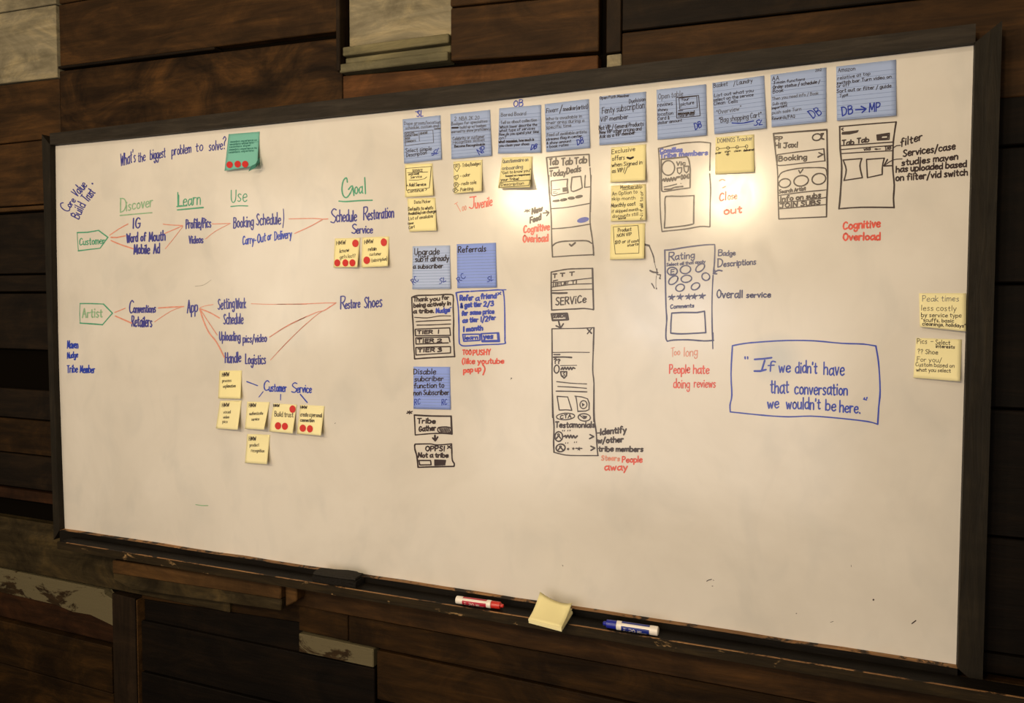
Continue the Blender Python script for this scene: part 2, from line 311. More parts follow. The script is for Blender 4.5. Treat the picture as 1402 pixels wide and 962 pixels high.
def smooth(p,n=3):
    if len(p)<3: return p
    closed=(abs(p[0][0]-p[-1][0])+abs(p[0][1]-p[-1][1]))<1e-6
    out=[]
    for i in range(len(p)-1):
        a=p[i-1] if i else (p[-2] if closed else p[0]); b=p[i]; c=p[i+1]; d=p[i+2] if i+2<len(p) else (p[1] if closed else p[-1])
        for k in range(n):
            t=k/n; t2=t*t; t3=t2*t
            out.append(tuple(.5*((2*b[j])+(-a[j]+c[j])*t+(2*a[j]-5*b[j]+4*c[j]-d[j])*t2+(-a[j]+3*b[j]-3*c[j]+d[j])*t3) for j in (0,1)))
    out.append(p[-1]); return out

class Ink:
    """collects strokes in photo pixels of the flat sheet they lie on; build() lays them on that sheet"""
    def __init__(s): s.v=[]; s.f=[]; s.k=0
    def ribbon(s,p,w):
        q=[p[0]]
        for a in p[1:]:
            if math.hypot(a[0]-q[-1][0],a[1]-q[-1][1])>.05: q.append(a)
        if len(q)<2: q=[q[0],(q[0][0]+.4,q[0][1]+.2)]
        hw=w/2; n=len(q); base=len(s.v); s.k+=1
        def un(a,b):
            d=math.hypot(b[0]-a[0],b[1]-a[1]) or 1; return ((b[0]-a[0])/d,(b[1]-a[1])/d)
        d0=un(q[0],q[1]); d1=un(q[-2],q[-1]); rows=[]
        rows.append((q[0][0]-d0[0]*hw*.9,q[0][1]-d0[1]*hw*.9,d0,hw*.45))
        for i in range(n):
            if i==0: d=d0
            elif i==n-1: d=d1
            else:
                a=un(q[i-1],q[i]); b=un(q[i],q[i+1]); m=(a[0]+b[0],a[1]+b[1]); l=math.hypot(*m)
                if l<1.55:      # sharp turn of the pen: finish this leg with a round end, start the next
                    rows.append((q[i][0],q[i][1],a,hw)); rows.append((q[i][0]+a[0]*hw*.8,q[i][1]+a[1]*hw*.8,a,hw*.5)); rows.append(None)
                    rows.append((q[i][0]-b[0]*hw*.8,q[i][1]-b[1]*hw*.8,b,hw*.5)); rows.append((q[i][0],q[i][1],b,hw)); continue
                d=(m[0]/l,m[1]/l)
            rows.append((q[i][0],q[i][1],d,hw*random.uniform(.86,1.12)))
        rows.append((q[-1][0]+d1[0]*hw*.9,q[-1][1]+d1[1]*hw*.9,d1,hw*.45))
        prev=None
        for r in rows:
            if r is None: prev=None; s.k+=1; continue
            x,y,d,h=r; a=len(s.v)
            s.v.append((x-d[1]*h,y+d[0]*h,s.k)); s.v.append((x+d[1]*h,y-d[0]*h,s.k))
            if prev is not None: s.f.append((prev,prev+1,a+1,a))
            prev=a
    def fill(s,p):
        s.k+=1; b=len(s.v); cx=sum(a[0] for a in p)/len(p); cy=sum(a[1] for a in p)/len(p)
        s.v.append((cx,cy,s.k)); s.v+=[(a[0],a[1],s.k) for a in p]; n=len(p)
        for i in range(n): s.f.append((b,b+1+i,b+1+(i+1)%n))
    def build(s,name,mat,parent,fn,label=None):
        if not s.v: return None
        step=min(6e-6,4.5e-4/max(1,s.k))
        o=link(name,[fn(x,y,.0003+k*step) for x,y,k in s.v],s.f,mat); adopt(o,parent)
        if label: o['label']=label
        return o

class Sheet:
    def __init__(s,parent,fn,mats,default='handwriting'): s.p=parent; s.fn=fn; s.m=mats; s.ink=None; s.name=None; s.n0=0
    def g(s,name,color,w,label=None):
        s.flush(); s.ink=Ink(); s.ink.k=s.n0; s.n0=(s.n0+7)%40; s.name=name; s.col=color; s.w=w; s.label=label
    def piece(s):
        if s.name in ('arrow_line','stray_mark') and s.ink.v:
            q=s.ink.k+4; s.ink.build(s.name,s.m[s.col],s.p,s.fn); s.ink=Ink(); s.ink.k=q
    def flush(s):
        if s.ink: s.ink.build(s.name,s.m[s.col],s.p,s.fn,s.label)
        s.ink=None
VX=[0,0,1]
def V(ox,oy,w): VX[:]=[ox,oy,w/1402]
def cv(x,y): return (VX[0]+x*VX[2],VX[1]+y*VX[2])
CUR=[None]
def N(name,color,w,label=None): CUR[0].g(name,color,w,label)
def T(t,x0,y0,x1,y1,h,w=None,sl=.03):
    s=CUR[0]; w=(w or s.w)*.88
    (ax,ay),(bx,by)=cv(x0,y0),cv(x1,y1); h*=VX[2]
    adv=[(FONT[c][0] if c in FONT else 3.2)+(1.9 if c in FONT else 0) for c in t]; tot=sum(adv)-1.9
    dx,dy=(bx-ax)/tot,(by-ay)/tot; ang=math.atan2(by-ay,bx-ax); l=math.hypot(bx-ax,by-ay)
    if abs(ang)>math.radians(20): ux,uy=(by-ay)/l*h/10,-(bx-ax)/l*h/10
    else: ux,uy=0,-h/10
    ux+=dx*sl
    x=0
    for c,a in zip(t,adv):
        if c in FONT:
            jy=random.uniform(-.35,.35); js=random.uniform(.94,1.08)
            for sm,pts in FONT[c][1]:
                P=[(ax+dx*(x+px)+ux*(py*js+jy),ay+dy*(x+px)+uy*(py*js+jy)) for px,py in pts]
                if sm: P=smooth(P)
                s.ink.ribbon(P,w)
        x+=a
def pts(d): return [cv(*[float(q) for q in p.split(',')]) for p in d.split()]
def S(d,w=None,sm=True):
    for t in d.split('/'):
        p=pts(t); CUR[0].ink.ribbon(smooth(p) if sm else p,w or CUR[0].w); CUR[0].piece()
def B(d,w=None): S(d,w,False)
def F(d): CUR[0].ink.fill(pts(d))
def O(cx,cy,rx,ry,rot=0,w=None,fill=False):
    r=math.radians(rot); P=[]
    n=20
    for i in range(n+1):
        a=2*math.pi*i/n+.6; k=1+.04*math.sin(2*a+cx)
        x,y=rx*k*math.cos(a),ry*k*math.sin(a)
        P.append(cv(cx+x*math.cos(r)-y*math.sin(r),cy+x*math.sin(r)+y*math.cos(r)))
    if fill: CUR[0].ink.fill(P[:-1]); CUR[0].piece()
    else: CUR[0].ink.ribbon(P,w or CUR[0].w)
def STAR(cx,cy,r):
    P=[]
    for i in range(10):
        a=-math.pi/2+math.pi*i/5+.15; q=r if i%2==0 else r*.42
        P.append(cv(cx+q*math.cos(a),cy+q*math.sin(a)))
    CUR[0].ink.fill(P)

# ------------------------------------------------------------------ marker writing on the board
BS=Sheet(board,lambda x,y,o: at(x,y,-o),INK); CUR[0]=BS
V(40,50,360); N('handwriting','violet',1.5,'thin blue question written along the top left of the board')
T("What's",487,690,566,666,62);T("the",580,668,618,664,52);T("biggest",645,658,725,642,52);T("problem",760,636,862,618,50);T("to",888,614,925,608,50);T("solve",958,610,1030,600,50);T("?",1032,600,1048,598,62)
V(70,230,180); N('handwriting','violet',1.7,'slanted blue lines reading Core Value Build Trust')
T("C",182,475,215,420,112);T("ore",208,425,262,348,70);T("Value",276,308,385,190,92);T("Build",292,545,368,395,98);T("Trust",392,362,470,265,95);O(440,166,10,10,fill=True);O(213,487,8,8,fill=True)
N('handwriting','faded_green',1.8,'faded green heading Discover, underlined')
T("D",738,468,800,458,148);T("iscover",800,455,1080,408,105);S("735,505 900,490 1075,475",1.6)
N('sketch','green',1.7,'green arrow-shaped box around Customer')
B("278,688 390,684 505,664");B("505,664 605,738",1.9);B("602,742 560,800 522,854 400,868 288,882");S("278,690 282,780 290,880",.9)
N('handwriting','green',1.5,'green word Customer in the arrow box');T("Customer",302,822,568,805,72)
V(40,250,360); N('handwriting','green',1.7,'green heading Learn, double underlined')
B("792,52 793,122");T("Learn",796,124,912,116,60);B("790,145 928,132",2.0);B("788,127 840,122",2.0)
N('handwriting','green',1.6,'green heading Use, underlined');T("Use",1076,104,1160,100,70);S("1075,127 1120,123 1165,124")
V(430,230,180); N('handwriting','green',2.0,'tall green heading Goal, underlined')
S("355,150 345,104 312,135 297,220 310,290 345,315 385,270 410,210");S("368,228 408,190 425,292");T("oa",432,276,515,270,118);B("540,102 548,272");S("265,352 340,357 480,347 620,343")
N('handwriting','violet',2.0,'blue line reading Schedule Restoration Service')
T("S",178,590,235,580,145);T("chedule",238,576,452,566,118);T("R",528,556,572,548,140);T("estoration",572,552,848,522,112);T("S",402,700,450,698,98);T("ervice",452,696,622,692,76)
V(380,380,180); N('handwriting','violet',2.0,'blue line reading Restore Shoes')
T("R",672,338,722,332,135);T("estore",722,330,878,318,95);T("Shoes",926,322,1112,312,118)
V(70,230,180); N('handwriting','violet',2.1,'blue list reading IG, Word of Mouth, Mobile Ad')
T("IG",870,646,950,634,108);T("Word",806,798,922,780,95);T("of",955,776,1008,772,85);T("Mouth",1045,780,1215,772,98);T("Mobile",884,915,1048,912,95);T("Ad",1092,908,1155,905,100)
V(40,250,360); N('handwriting','violet',2.0,'blue list reading Profile/Pics, Videos')
T("Profile/Pics",836,244,968,238,50);T("Videos",852,324,926,320,38)
N('handwriting','violet',2.0,'blue words Booking Schedule with a long slash')
T("Booking",1090,242,1195,232,56);T("Schedule",1212,226,1340,220,58);S("1355,140 1357,190 1352,240",1.3)
V(300,270,180); N('handwriting','blue',1.8,'blue words Carry-Out or Delivery');T("Carry-",252,502,392,490,90);T("Out",408,488,495,464,90);T("or",517,458,556,445,80);T("Delivery",592,458,772,430,88)
V(240,390,180); N('handwriting','violet',2.0,'blue word App');T("App",128,296,236,280,125)
N('handwriting','violet',1.9,'blue list from Setting Work Schedule down to Handle Logistics')
T("Setting",455,262,630,246,112);T("Work",645,252,752,246,108);T("Schedule",515,416,722,412,112);T("Uploading",470,592,692,592,88);T("pics/video",722,612,972,606,82);T("Handle",532,830,698,822,105);T("Logistics",748,842,962,842,100)
V(80,400,180); N('sketch','green',1.6,'green arrow-shaped box around Artist')
S("230,120 340,120 480,125");B("480,125 575,222",1.9);B("575,222 470,345");S("470,345 350,336 230,328",1.9);S("230,122 226,230 232,326",.8)
N('handwriting','faded_green',1.9,'faded green word Artist');T("Artist",255,272,465,264,92)
N('handwriting','violet',2.0,'blue words Conventions, Retailers')
T("C",756,226,800,220,125);T("onventions",800,218,1035,214,82);T("Retailers",782,366,996,366,110)
N('handwriting','blue',1.7,'blue list at the left edge reading Maven, Nudge, Tribe Member')
T("Maven",95,600,208,594,84);T("Nudge",95,705,205,692,62);T("Tribe",92,856,202,852,78);T("Member",232,858,386,858,76)
V(280,480,180); N('handwriting','blue',1.8,'blue words Customer Service with rays down to the notes')
T("C",632,424,690,424,104);T("ustomer",690,432,872,438,84);T("S",928,450,985,446,102);T("ervice",985,446,1140,446,84);B("450,328 565,372",1.6);B("625,435 580,493",1.1);B("812,465 810,525",1.4);B("1022,465 1095,552",1.7)
# red arrows
V(70,230,180); N('arrow_line','faded_red',1.3,'thin red arrow lines fanning out of the Customer row')
S("625,715 720,650 820,595");B("638,738 700,740 790,722",1.9);S("638,772 740,815 875,860",1.7);S("1195,597 1260,605 1402,612");S("1210,697 1310,655 1402,615");S("1217,860 1310,745 1402,625",.9)
V(40,250,360);B("975,220 1072,217");S("1072,217 990,260 940,300",.9)
V(300,270,180);S("745,230 1000,225 1110,232 1160,230");S("1110,232 970,310 805,385")
N('arrow_line','faded_red',1.3,'thin red arrow lines running through the Artist row to Restore Shoes')
V(80,400,180);S("600,215 712,170");B("607,253 780,328",2.0);B("1065,167 1200,158 1335,152",1.9);S("1330,152 1200,200 1025,315",1.0)
V(240,390,180);S("265,240 320,222 405,208",.9);S("258,250 370,295 472,353",1.7);S("262,255 350,390 447,535",1.3);S("262,260 300,380 360,510 440,610 522,770",1.8)
B("810,200 1000,206 1402,204",1.0);S("1005,555 1200,430 1402,335",1.2);S("1015,800 1200,600 1402,405",.8)
V(380,380,180);S("0,283 250,280 500,270 622,268",1.2);S("622,268 530,330 480,355 400,375 150,490 0,575");S("480,355 400,410 200,590 0,795",.9)
N('arrow_line','red',1.6,'red arrow tip beside Restore Shoes');S("622,268 575,300 530,330")
# small stray marks
V(40,650,360); N('stray_mark','faded_green',1.2,'short faded green dash low on the left');B("888,158 920,163 953,163")
V(40,250,360); N('stray_mark','grey',.8,'faint stray pen marks');S("885,552 930,545 970,518")
V(1040,650,360); N('stray_mark','black',1.2,'small dark ticks and specks on the bare lower board')
B("812,792 833,776",1.6);O(607,665,5,5,fill=True);O(196,738,3,3,fill=True);B("378,785 393,780",.7);B("488,480 489,490",.6)
V(700,650,360);B("1042,566 1052,560 1068,556",1.1);B("1076,560 1080,562",.8);B("1070,592 1075,592",.9);B("272,480 276,486",.7)
V(540,430,180);O(1247,683,7,7,fill=True);B("1238,695 1240,697",.6);V(430,480,180);B("220,775 228,770",.8)
# initials over the lined notes
V(540,140,180); N('handwriting','blue',1.6,'blue initials above the leftmost lined note');T("SL",238,156,305,150,64,1.5,sl=.1);B("225,100 262,104",1.3)
V(670,120,180); N('handwriting','blue',1.7,'blue initials OB above the third lined note');T("OB",258,206,358,196,66)
V(540,250,180); N('handwriting','faded_red',1.7,'red words Too Juvenile, the first word faint')
T("T",690,318,722,300,108,1.1);T("oo",722,300,765,290,75,1.2)
N('handwriting','red',1.8,'red word Juvenile under a yellow note');T("J",800,275,862,268,118);T("uvenile",862,276,1040,246,98)
# ---- phone sketch with tabs
V(700,50,360); N('sketch','black',2.0,'black phone sketch with tabs and deal cards')
B("188,645 300,634 415,628");S("415,628 416,660 418,690");S("420,700 424,780 422,935",1.8);S("188,645 198,760 212,935")
V(700,240,180);S("400,0 405,180 425,420 432,700 440,870");S("850,0 845,250 840,500 865,680 880,850");B("440,870 650,855 878,845",1.8)
S("425,355 600,340 840,298",1.7);S("430,570 620,555 845,518",1.7);S("435,760 470,725 540,705 660,698 800,697 850,720 872,740 877,850",2.0);B("622,735 642,752 682,718",2.6)
S("425,60 520,48 600,40",1.6);B("600,40 595,110 605,185",2.2);S("605,185 520,200 435,215 428,130 425,60",1.6);F("545,130 590,125 595,172 548,178");B("440,155 520,147",1.0);S("445,178 480,170",.9);S("445,188 470,192 495,186",.9)
B("648,20 742,10 757,130",1.8);S("757,130 720,150 640,165 648,20",2.0);S("790,0 785,60 782,128",1.8);B("782,128 838,122",1.5)
O(478,273,40,12,-5,fill=True);O(558,260,34,8,-12);O(640,242,32,9,-5);O(722,226,36,9,-12)
for a in (478,558,640,722): B("%d,%d %d,%d"%(a-28,262-(a-478)*.15+8,a+28,262-(a-478)*.15),1.4)
V(700,50,360);T("Tab",203,686,250,682,34,2.4);T("Tab",268,686,326,680,36,2.4);T("Tab",338,680,402,672,34,2.4);B("205,703 250,697",2.4);T("Today",205,746,290,738,30,2.0);T("Deals",296,732,370,718,32,2.2)
V(700,240,180); N('sketch','blue',1.8,'filled blue oval button');O(765,475,68,27,-13,fill=True)
N('handwriting','black',2.0,'black words New Feed with an asterisk and arrow')
T("*",138,412,198,398,50,1.6);T("New",222,412,330,378,60,2.6);T("Feed",202,508,315,470,60,2.6);B("340,402 400,396");B("370,376 402,396 378,430")
N('handwriting','red',2.5,'red words Cognitive Overload left of the tab phone');T("Cognitive",132,614,405,580,72);T("Overload",125,712,390,702,72)
# ---- service phone
V(720,330,180); N('sketch','black',1.9,'black phone sketch headed SERVICE with a search button')
S("270,330 360,312 450,298 580,293 710,290");B("710,290 716,500 722,730",2.4);S("722,730 630,718 540,722 400,728 275,735");B("275,735 270,530 270,330",2.0)
T("T",288,390,326,388,40,2.2);T("T",366,376,410,374,34,2.2);T("T",466,368,512,364,38,2.2);B("292,425 338,415",1.8);S("275,440 400,432 530,413 708,393",1.4);T("IIEUE TI",288,480,542,456,38,1.9);S("280,490 480,462 708,453",1.4);B("280,528 450,518 708,512",1.4);B("285,553 350,555 438,552",2.6)
T("SERViCe",318,682,640,652,78,2.0)
B("272,775 440,770 452,835 285,845 272,775",2.6);T("SEARCH",288,818,412,812,34,1.7);F("415,772 440,768 455,838 425,838");F("282,832 452,828 452,845 285,850");B("348,850 358,890 370,925",2.2);B("322,902 370,925 400,880",2.0)
# ---- tall profile phone
V(730,430,180); N('sketch','black',1.9,'tall black phone sketch with profile, cards and testimonials')
B("200,155 400,152 520,150 648,143",1.6);S("200,155 202,400 201,600 203,800 207,1100");S("648,143 640,400 635,600 648,740 645,1000 648,1145",2.1);B("578,158 622,204",2.2);B("620,155 578,208",1.8)
B("208,408 400,405 600,407",1.3);B("220,430 285,430",1.8);S("218,458 320,456 410,461",2.3);T("??",222,525,285,528,48,2.2);O(250,585,28,41,5);B("290,548 465,545",1.2)
B("298,588 312,568 322,590 338,566 352,588 368,566 382,590 398,566 412,590 425,568 445,578",2.2);B("292,612 358,612 355,655 330,682 300,655 292,612",2.0);T("S",316,658,338,656,34,1.4)
S("250,718 400,735 570,743",1.5);S("262,770 420,778 568,790",1.5);S("245,820 400,822 572,828",1.8)
V(730,540,180);S("205,0 212,200 222,340 218,500 222,615",2.1);S("222,615 350,645 500,650 695,650",1.6);S("648,0 652,250 672,400 680,540 690,650",2.1)
B("255,18 368,25 412,168 350,162 278,165 255,18",1.7);B("445,16 520,25 580,45 597,90 595,160 560,175 482,178",1.7);B("455,20 468,100 476,182",1.6);O(536,107,36,44,0,1.6);F("518,85 552,107 522,130")
O(345,233,100,34,-5,1.6);T("CTA",288,256,405,246,36,1.8);O(545,243,68,38,5,1.7);F("520,220 575,228 570,250 550,262");B("500,222 540,256 570,232",1.6);T("Testamonials",238,350,655,350,56,2.3)
T('"',305,412,335,412,30,1.6);T('"',360,414,395,412,34,1.6);O(272,447,40,53,0,2.0);O(270,428,10,10,0,1.6);S("248,468 270,442 292,466",2.0)
B("325,448 345,436 352,460 370,432 385,462 400,432 415,462 430,436 448,462 470,440",2.2);B("605,426 645,448 600,470",2.2)
T('"',335,542,372,540,30,1.4);T('"',430,536,465,534,34,1.4);O(292,568,48,41,0,2.1);O(290,556,9,9,0,1.6);S("268,588 290,566 315,588",2.0);STAR(372,580,20);STAR(428,576,20);STAR(488,578,26);B("455,572 520,574",1.6);B("615,550 657,570 616,594",2.2)
N('handwriting','black',2.2,'black words Identify w/other tribe members');B("680,410 708,408",1.8);T("Identify",715,428,990,402,64,2.6);T("w/other",690,518,958,502,58,2.6);T("tribe members",698,604,1170,606,52,2.4)
N('handwriting','faded_red',2.1,'fading red word Steers');T("Steers",728,698,920,706,50)
N('handwriting','red',2.2,'red words People away below the tall phone');T("People",950,720,1160,722,62);T("away",762,806,1002,806,70,2.4)
# ---- thank-you screen
V(540,330,180); N('sketch','black',1.7,'black screen sketch thanking a tribe member, with three tier boxes')
S("185,600 240,580 420,575 600,568 628,600 626,700 632,850 630,980 637,1155 643,1232",2.0);S("185,600 190,750 200,900 205,1080 215,1255",2.0);S("215,1255 400,1242 645,1230",2.0)
T("Thank",205,642,355,636,42,2.1);T("you",378,640,482,632,42,2.1);T("for",506,622,578,620,42,2.1);T("being",206,706,330,696,42,2.1);T("actively in",352,698,598,678,40,2.1);T("a tribe.",205,768,420,762,40,2.2)
S("215,812 350,818 480,797 600,797",1.4);S("230,858 350,850 600,840",1.5);S("240,895 380,893 600,883",1.5)
V(540,430,180)
for a,b in (("222,160 400,152 590,145 598,225 400,228 225,230 222,160","TIER 1"),("580,243 400,246 228,252 230,318 400,312 575,305","TIER 2"),("228,355 420,348 598,345 598,412 400,424 230,435 228,355","TIER 3")): B(a,1.7)
B("580,243 592,296",1.7);T("TIER",245,210,405,205,36,2.0);T("1",462,204,475,203,36,2.0);T("TIER",245,302,418,298,36,2.0);T("2",455,298,502,296,34,2.0);T("TIER",250,404,428,397,36,2.0);T("3",462,400,500,395,36,2.2)
V(540,330,180); N('handwriting','blue',2.3,'blue word Nudge inside the black screen');T("Nudge",446,765,588,752,44);B("592,712 606,706",1.6)
N('sketch','blue',2.1,'blue pop-up sketch asking to refer a friend, with learn and yes buttons')
S("658,550 720,540 800,536");S("815,535 900,530 1000,526 1140,520 1165,560 1175,700 1178,935 1178,1059 1165,1094 940,1104 760,1117 705,1104 690,1059 688,900 680,700 658,550",2.0);B("1100,520 1190,518",1.6)
T("Refer",700,632,838,628,54,2.5);T("a",866,632,902,630,52,2.5);T("friend",922,614,1085,606,52,2.5);T("x",1102,575,1135,568,40,2.0);T("& get",704,710,825,700,48,2.5);T("tier",848,698,925,694,48,2.5);T("2/3",952,694,1055,690,50,2.4)
T("for",720,792,780,788,46,2.4);T("same",808,782,920,778,44,2.4);T("price",945,776,1060,770,48,2.4);T("as tier",728,868,890,856,48,2.4);T("1/2",920,856,996,852,50,2.3);T("for",1006,842,1076,834,46,2.3)
V(540,430,180);T("1 month",735,184,940,168,48,2.6);B("728,215 908,212 912,278 738,288 728,215",2.0);T("learn",748,270,888,264,38,2.1);B("925,208 1110,198 1120,290 935,292 925,208",2.2);F("1090,198 1115,195 1125,292 1098,292");F("935,276 1120,270 1122,298 940,298");T("yes",948,262,1048,258,50,2.6)
N('handwriting','red',2.1,'red words too pushy like a pop up');T("TOO",728,430,818,430,48);T("PUSHY",838,436,1022,432,56);T("(like youtube",722,528,1165,524,54,2.1);T("pop up",738,624,920,606,52,2.2);S("940,535 965,580 945,645",2.2)
V(540,540,180); N('sketch','black',2.0,'two small black dialog boxes, Tribe Gather above Opps')
T("*",130,225,188,215,48,1.9);S("212,218 400,228 605,230",2.2);B("605,230 612,420",2.6);S("612,420 520,414 400,415 222,430",1.8);B("222,430 218,320 212,218",1.9)
T("Tribe",246,305,435,305,50,2.2);T("Gather",262,390,438,380,52,2.2);S("470,352 590,350 602,405 480,404 470,352",1.8)
for a in range(478,590,13): B("%d,358 %d,400"%(a,a+14),1.3)
B("432,435 434,488",2.6);B("408,462 436,492 462,452",2.4)
S("222,528 380,525 430,535 500,535 610,525",1.9);S("610,525 612,620 618,700 638,735 635,765",2.1);B("635,765 400,770 252,775",2.0);S("252,775 240,660 220,590 216,545 222,528",2.1)
T("OPPS!",332,600,535,600,52,2.2);T("x",566,574,600,570,48,2.1);T("Not a tribe",256,668,572,668,46,2.3);B("262,702 385,702 392,748 270,750 262,702",1.9)
B("430,698 545,702 535,748 432,752 430,698",1.9)
for a in range(436,536,9): B("%d,702 %d,748"%(a,a+4),1.4)
# ---- members card phone
V(870,180,180); N('sketch','black',1.7,'black phone sketch with a member card')
S("245,180 300,168 480,127 650,112 720,113 800,122",1.7);S("800,122 796,260 793,415",1.9);S("792,450 802,620 797,780 795,1015",1.9);S("245,180 258,400 260,700 270,935 283,1065",1.7);S("283,1065 530,1040 690,1012 793,1016",1.9)
B("275,297 400,285 548,268",2.1);S("548,268 568,300 584,400 582,600",2.1);S("582,600 440,618 300,640 280,625",2.0);B("280,628 276,460 275,297",2.1);O(350,388,71,76,0,1.9)
T("Vic",438,362,530,358,42,2.1);B("445,390 494,384 490,430 470,452 450,435 445,390",1.8);B("515,372 568,368 562,420 545,440 522,420 515,372",1.9)
B("285,525 300,505 312,530 325,498 340,530 352,500 366,528 380,492 395,525 410,490 425,520 440,486 470,480",2.4);B("290,520 470,490",1.6);T("(104)",485,506,575,494,38,2.0)
S("305,592 370,578 440,560",1.6);B("480,553 490,556",1.0);S("310,615 370,614 420,595 505,585",2.2)
S("308,1027 316,880 315,715 350,690 480,690 625,682",1.9);S("625,682 622,800 620,980",2.1);S("618,985 520,1005 308,1028",1.9)
N('handwriting','blue',2.4,'blue words Comillas Tribe members in the member phone');T("Comillas",262,226,498,214,46,2.6);T("Tribe",264,282,432,268,42,2.6);T("members",470,262,768,246,46,2.6)
N('handwriting','red',2.3,'red words Close out, half lost in the glare');T("Cl",896,738,965,730,80);T("out",944,882,1130,864,72,2.8)
N('handwriting','faded_red',2.0,'faint red letters beside the glare');T("ose",985,726,1080,715,72);S("895,525 925,510 955,522",1.6);S("930,600 960,585",1.6)
# ---- rating screen
V(880,300,180); N('sketch','navy',1.9,'navy rating screen sketch with ovals and five stars')
S("235,328 300,325 450,300 620,278 750,270 768,290 765,450 755,560",2.1);S("750,595 742,760 738,935 740,1150 748,1380 ",1.9)
S("235,328 240,600 248,935 258,1060 246,1200 248,1490 262,1300",1.0) if False else S("235,328 240,600 248,935 256,1060 248,1180 248,1270 262,1300",2.2)
S("262,1300 330,1288 480,1285 650,1297 755,1292",2.1);B("748,1210 750,1290",2.0)
T("R",278,442,336,438,82,2.2);T("ating",345,432,550,412,70,2.0);T("Select all that apply",255,500,665,464,30,1.5)
for o in ((315,555,52,44,-5),(455,537,55,44,-5),(612,518,54,34,-38),(325,650,60,34,-40),(465,635,57,38,-15),(672,612,42,40,0),(398,730,46,38,-15),(562,715,48,34,-25)): O(*o,1.9)
T("E",300,588,335,584,52,1.7)
for a,b in ((308,833),(398,829),(487,827),(548,824),(632,820)): STAR(a,b,42); B("%d,%d %d,%d"%(a-36,b-4,a+38,b-12),1.4)
V(880,400,180);T("Comments",295,172,545,158,38,1.7);B("308,222 420,215 580,215 658,202",2.0);B("658,202 665,300 672,430",2.0);S("672,430 420,443 298,435",2.2);B("298,435 300,330 308,222",2.0)
V(880,300,180); N('handwriting','navy',2.0,'navy words Badge Descriptions with a small arrow');T("B",806,390,850,388,58);T("adge",855,388,985,384,50);T("D",800,512,852,508,82,2.2);T("escriptions",862,504,1205,478,58);S("845,550 800,545 752,578",2.2);B("768,545 752,578 788,582",2.2)
N('handwriting','navy',2.1,'navy words Overall service');T("Overall",790,840,1062,836,80);T("service",1105,834,1362,832,56)
N('sketch','black',1.4,'black ink splat trailing down from a yellow note')
B("15,268 68,282",2.6);S("68,282 95,345 115,400 125,460",1.8);S("125,460 140,520 150,560",.8);B("78,548 110,564 160,570",2.4);B("150,530 152,590 190,592 182,635",1.6);S("146,600 140,660 142,740",.6);B("95,685 108,705 124,735",1.8);B("145,735 147,742",1.8);B("178,628 188,635",1.6)
V(880,400,180); N('handwriting','faded_red',1.7,'fading red words Too long');T("T",300,690,335,684,100,1.2);T("oo",335,672,395,668,66,1.6);T("long",438,684,582,672,92,1.6)
N('handwriting','red',1.8,'red words People hate doing reviews');T("People",285,862,500,862,92,2.1);T("hate",540,866,705,868,90,2.1)
V(700,400,360);T("doing",865,510,950,512,48,1.8);T("reviews",975,506,1088,506,42,1.8)
# ---- quote box
V(960,450,270); N('sketch','blue',2.0,'blue hand-drawn box around a quotation')
S("222,120 300,105 400,95 600,83 800,85 1000,103 1150,108 1242,122");S("1242,122 1262,250 1272,440 1262,560 1255,678",2.3);S("1255,678 1180,658 980,635 780,620 620,625 450,615 207,590");S("207,590 205,540 218,470 212,320 222,120",2.1)
N('handwriting','blue',2.4,'blue quotation about having a conversation')
B("312,200 313,212");B("330,200 331,212");B("380,217 440,213 500,205",2.8);B("452,224 430,298");B("378,300 420,300 460,290",2.8);T("f",474,302,520,300,72)
T("we",552,312,632,308,74);T("didn't",670,312,822,316,80);T("have",872,326,1015,330,86);T("that",492,458,620,456,90);T("conversation",665,464,1038,470,80);T("we",472,562,550,560,76);T("wouldn't",605,568,845,572,76);T("be",885,580,955,582,76);T("here.",985,590,1130,598,76);T('"',1152,518,1180,514,26,2.6);B("1155,500 1175,505",2)
# ---- booking phone
V(1040,170,180); N('sketch','black',2.1,'black phone sketch greeting Jax, with a Booking button')
B("148,100 430,78 718,58",2.4);S("718,58 722,300 726,600 716,800 714,985",2.5);S("148,100 170,300 190,480 196,700 205,1010",2.0);B("205,1010 400,1000 712,987",1.8)
T("FP",162,180,240,176,44,2.1);T("Hi Jax!",166,256,405,244,54,2.3);O(610,138,46,36,-20,2.0);F("648,95 688,90 685,112 655,118");B("672,100 655,150 685,160",2.4)
S("190,325 400,295 685,262",1.6);B("685,262 697,390",2.2);S("697,390 450,415 205,440 188,400 190,325",1.6);T("Booking",205,392,502,372,52,2.2);B("632,303 675,322 622,350",2.0)
S("198,575 230,520 300,492 420,470 530,463 680,465 710,490 718,545",1.7);B("418,492 432,522 462,480",1.8);O(268,628,65,45,-8,1.9);O(443,603,78,56,-5,2.0);O(632,583,75,57,-5,2.0)
T("Search Artist",208,738,490,702,36,1.8);S("200,760 450,725 708,700",1.5);S("205,833 450,815 712,780",1.5);S("205,902 450,880 712,855",1.5);T("Info on subs",220,822,650,778,50,2.3);T("JOIN SUBS",218,892,645,854,46,2.3)
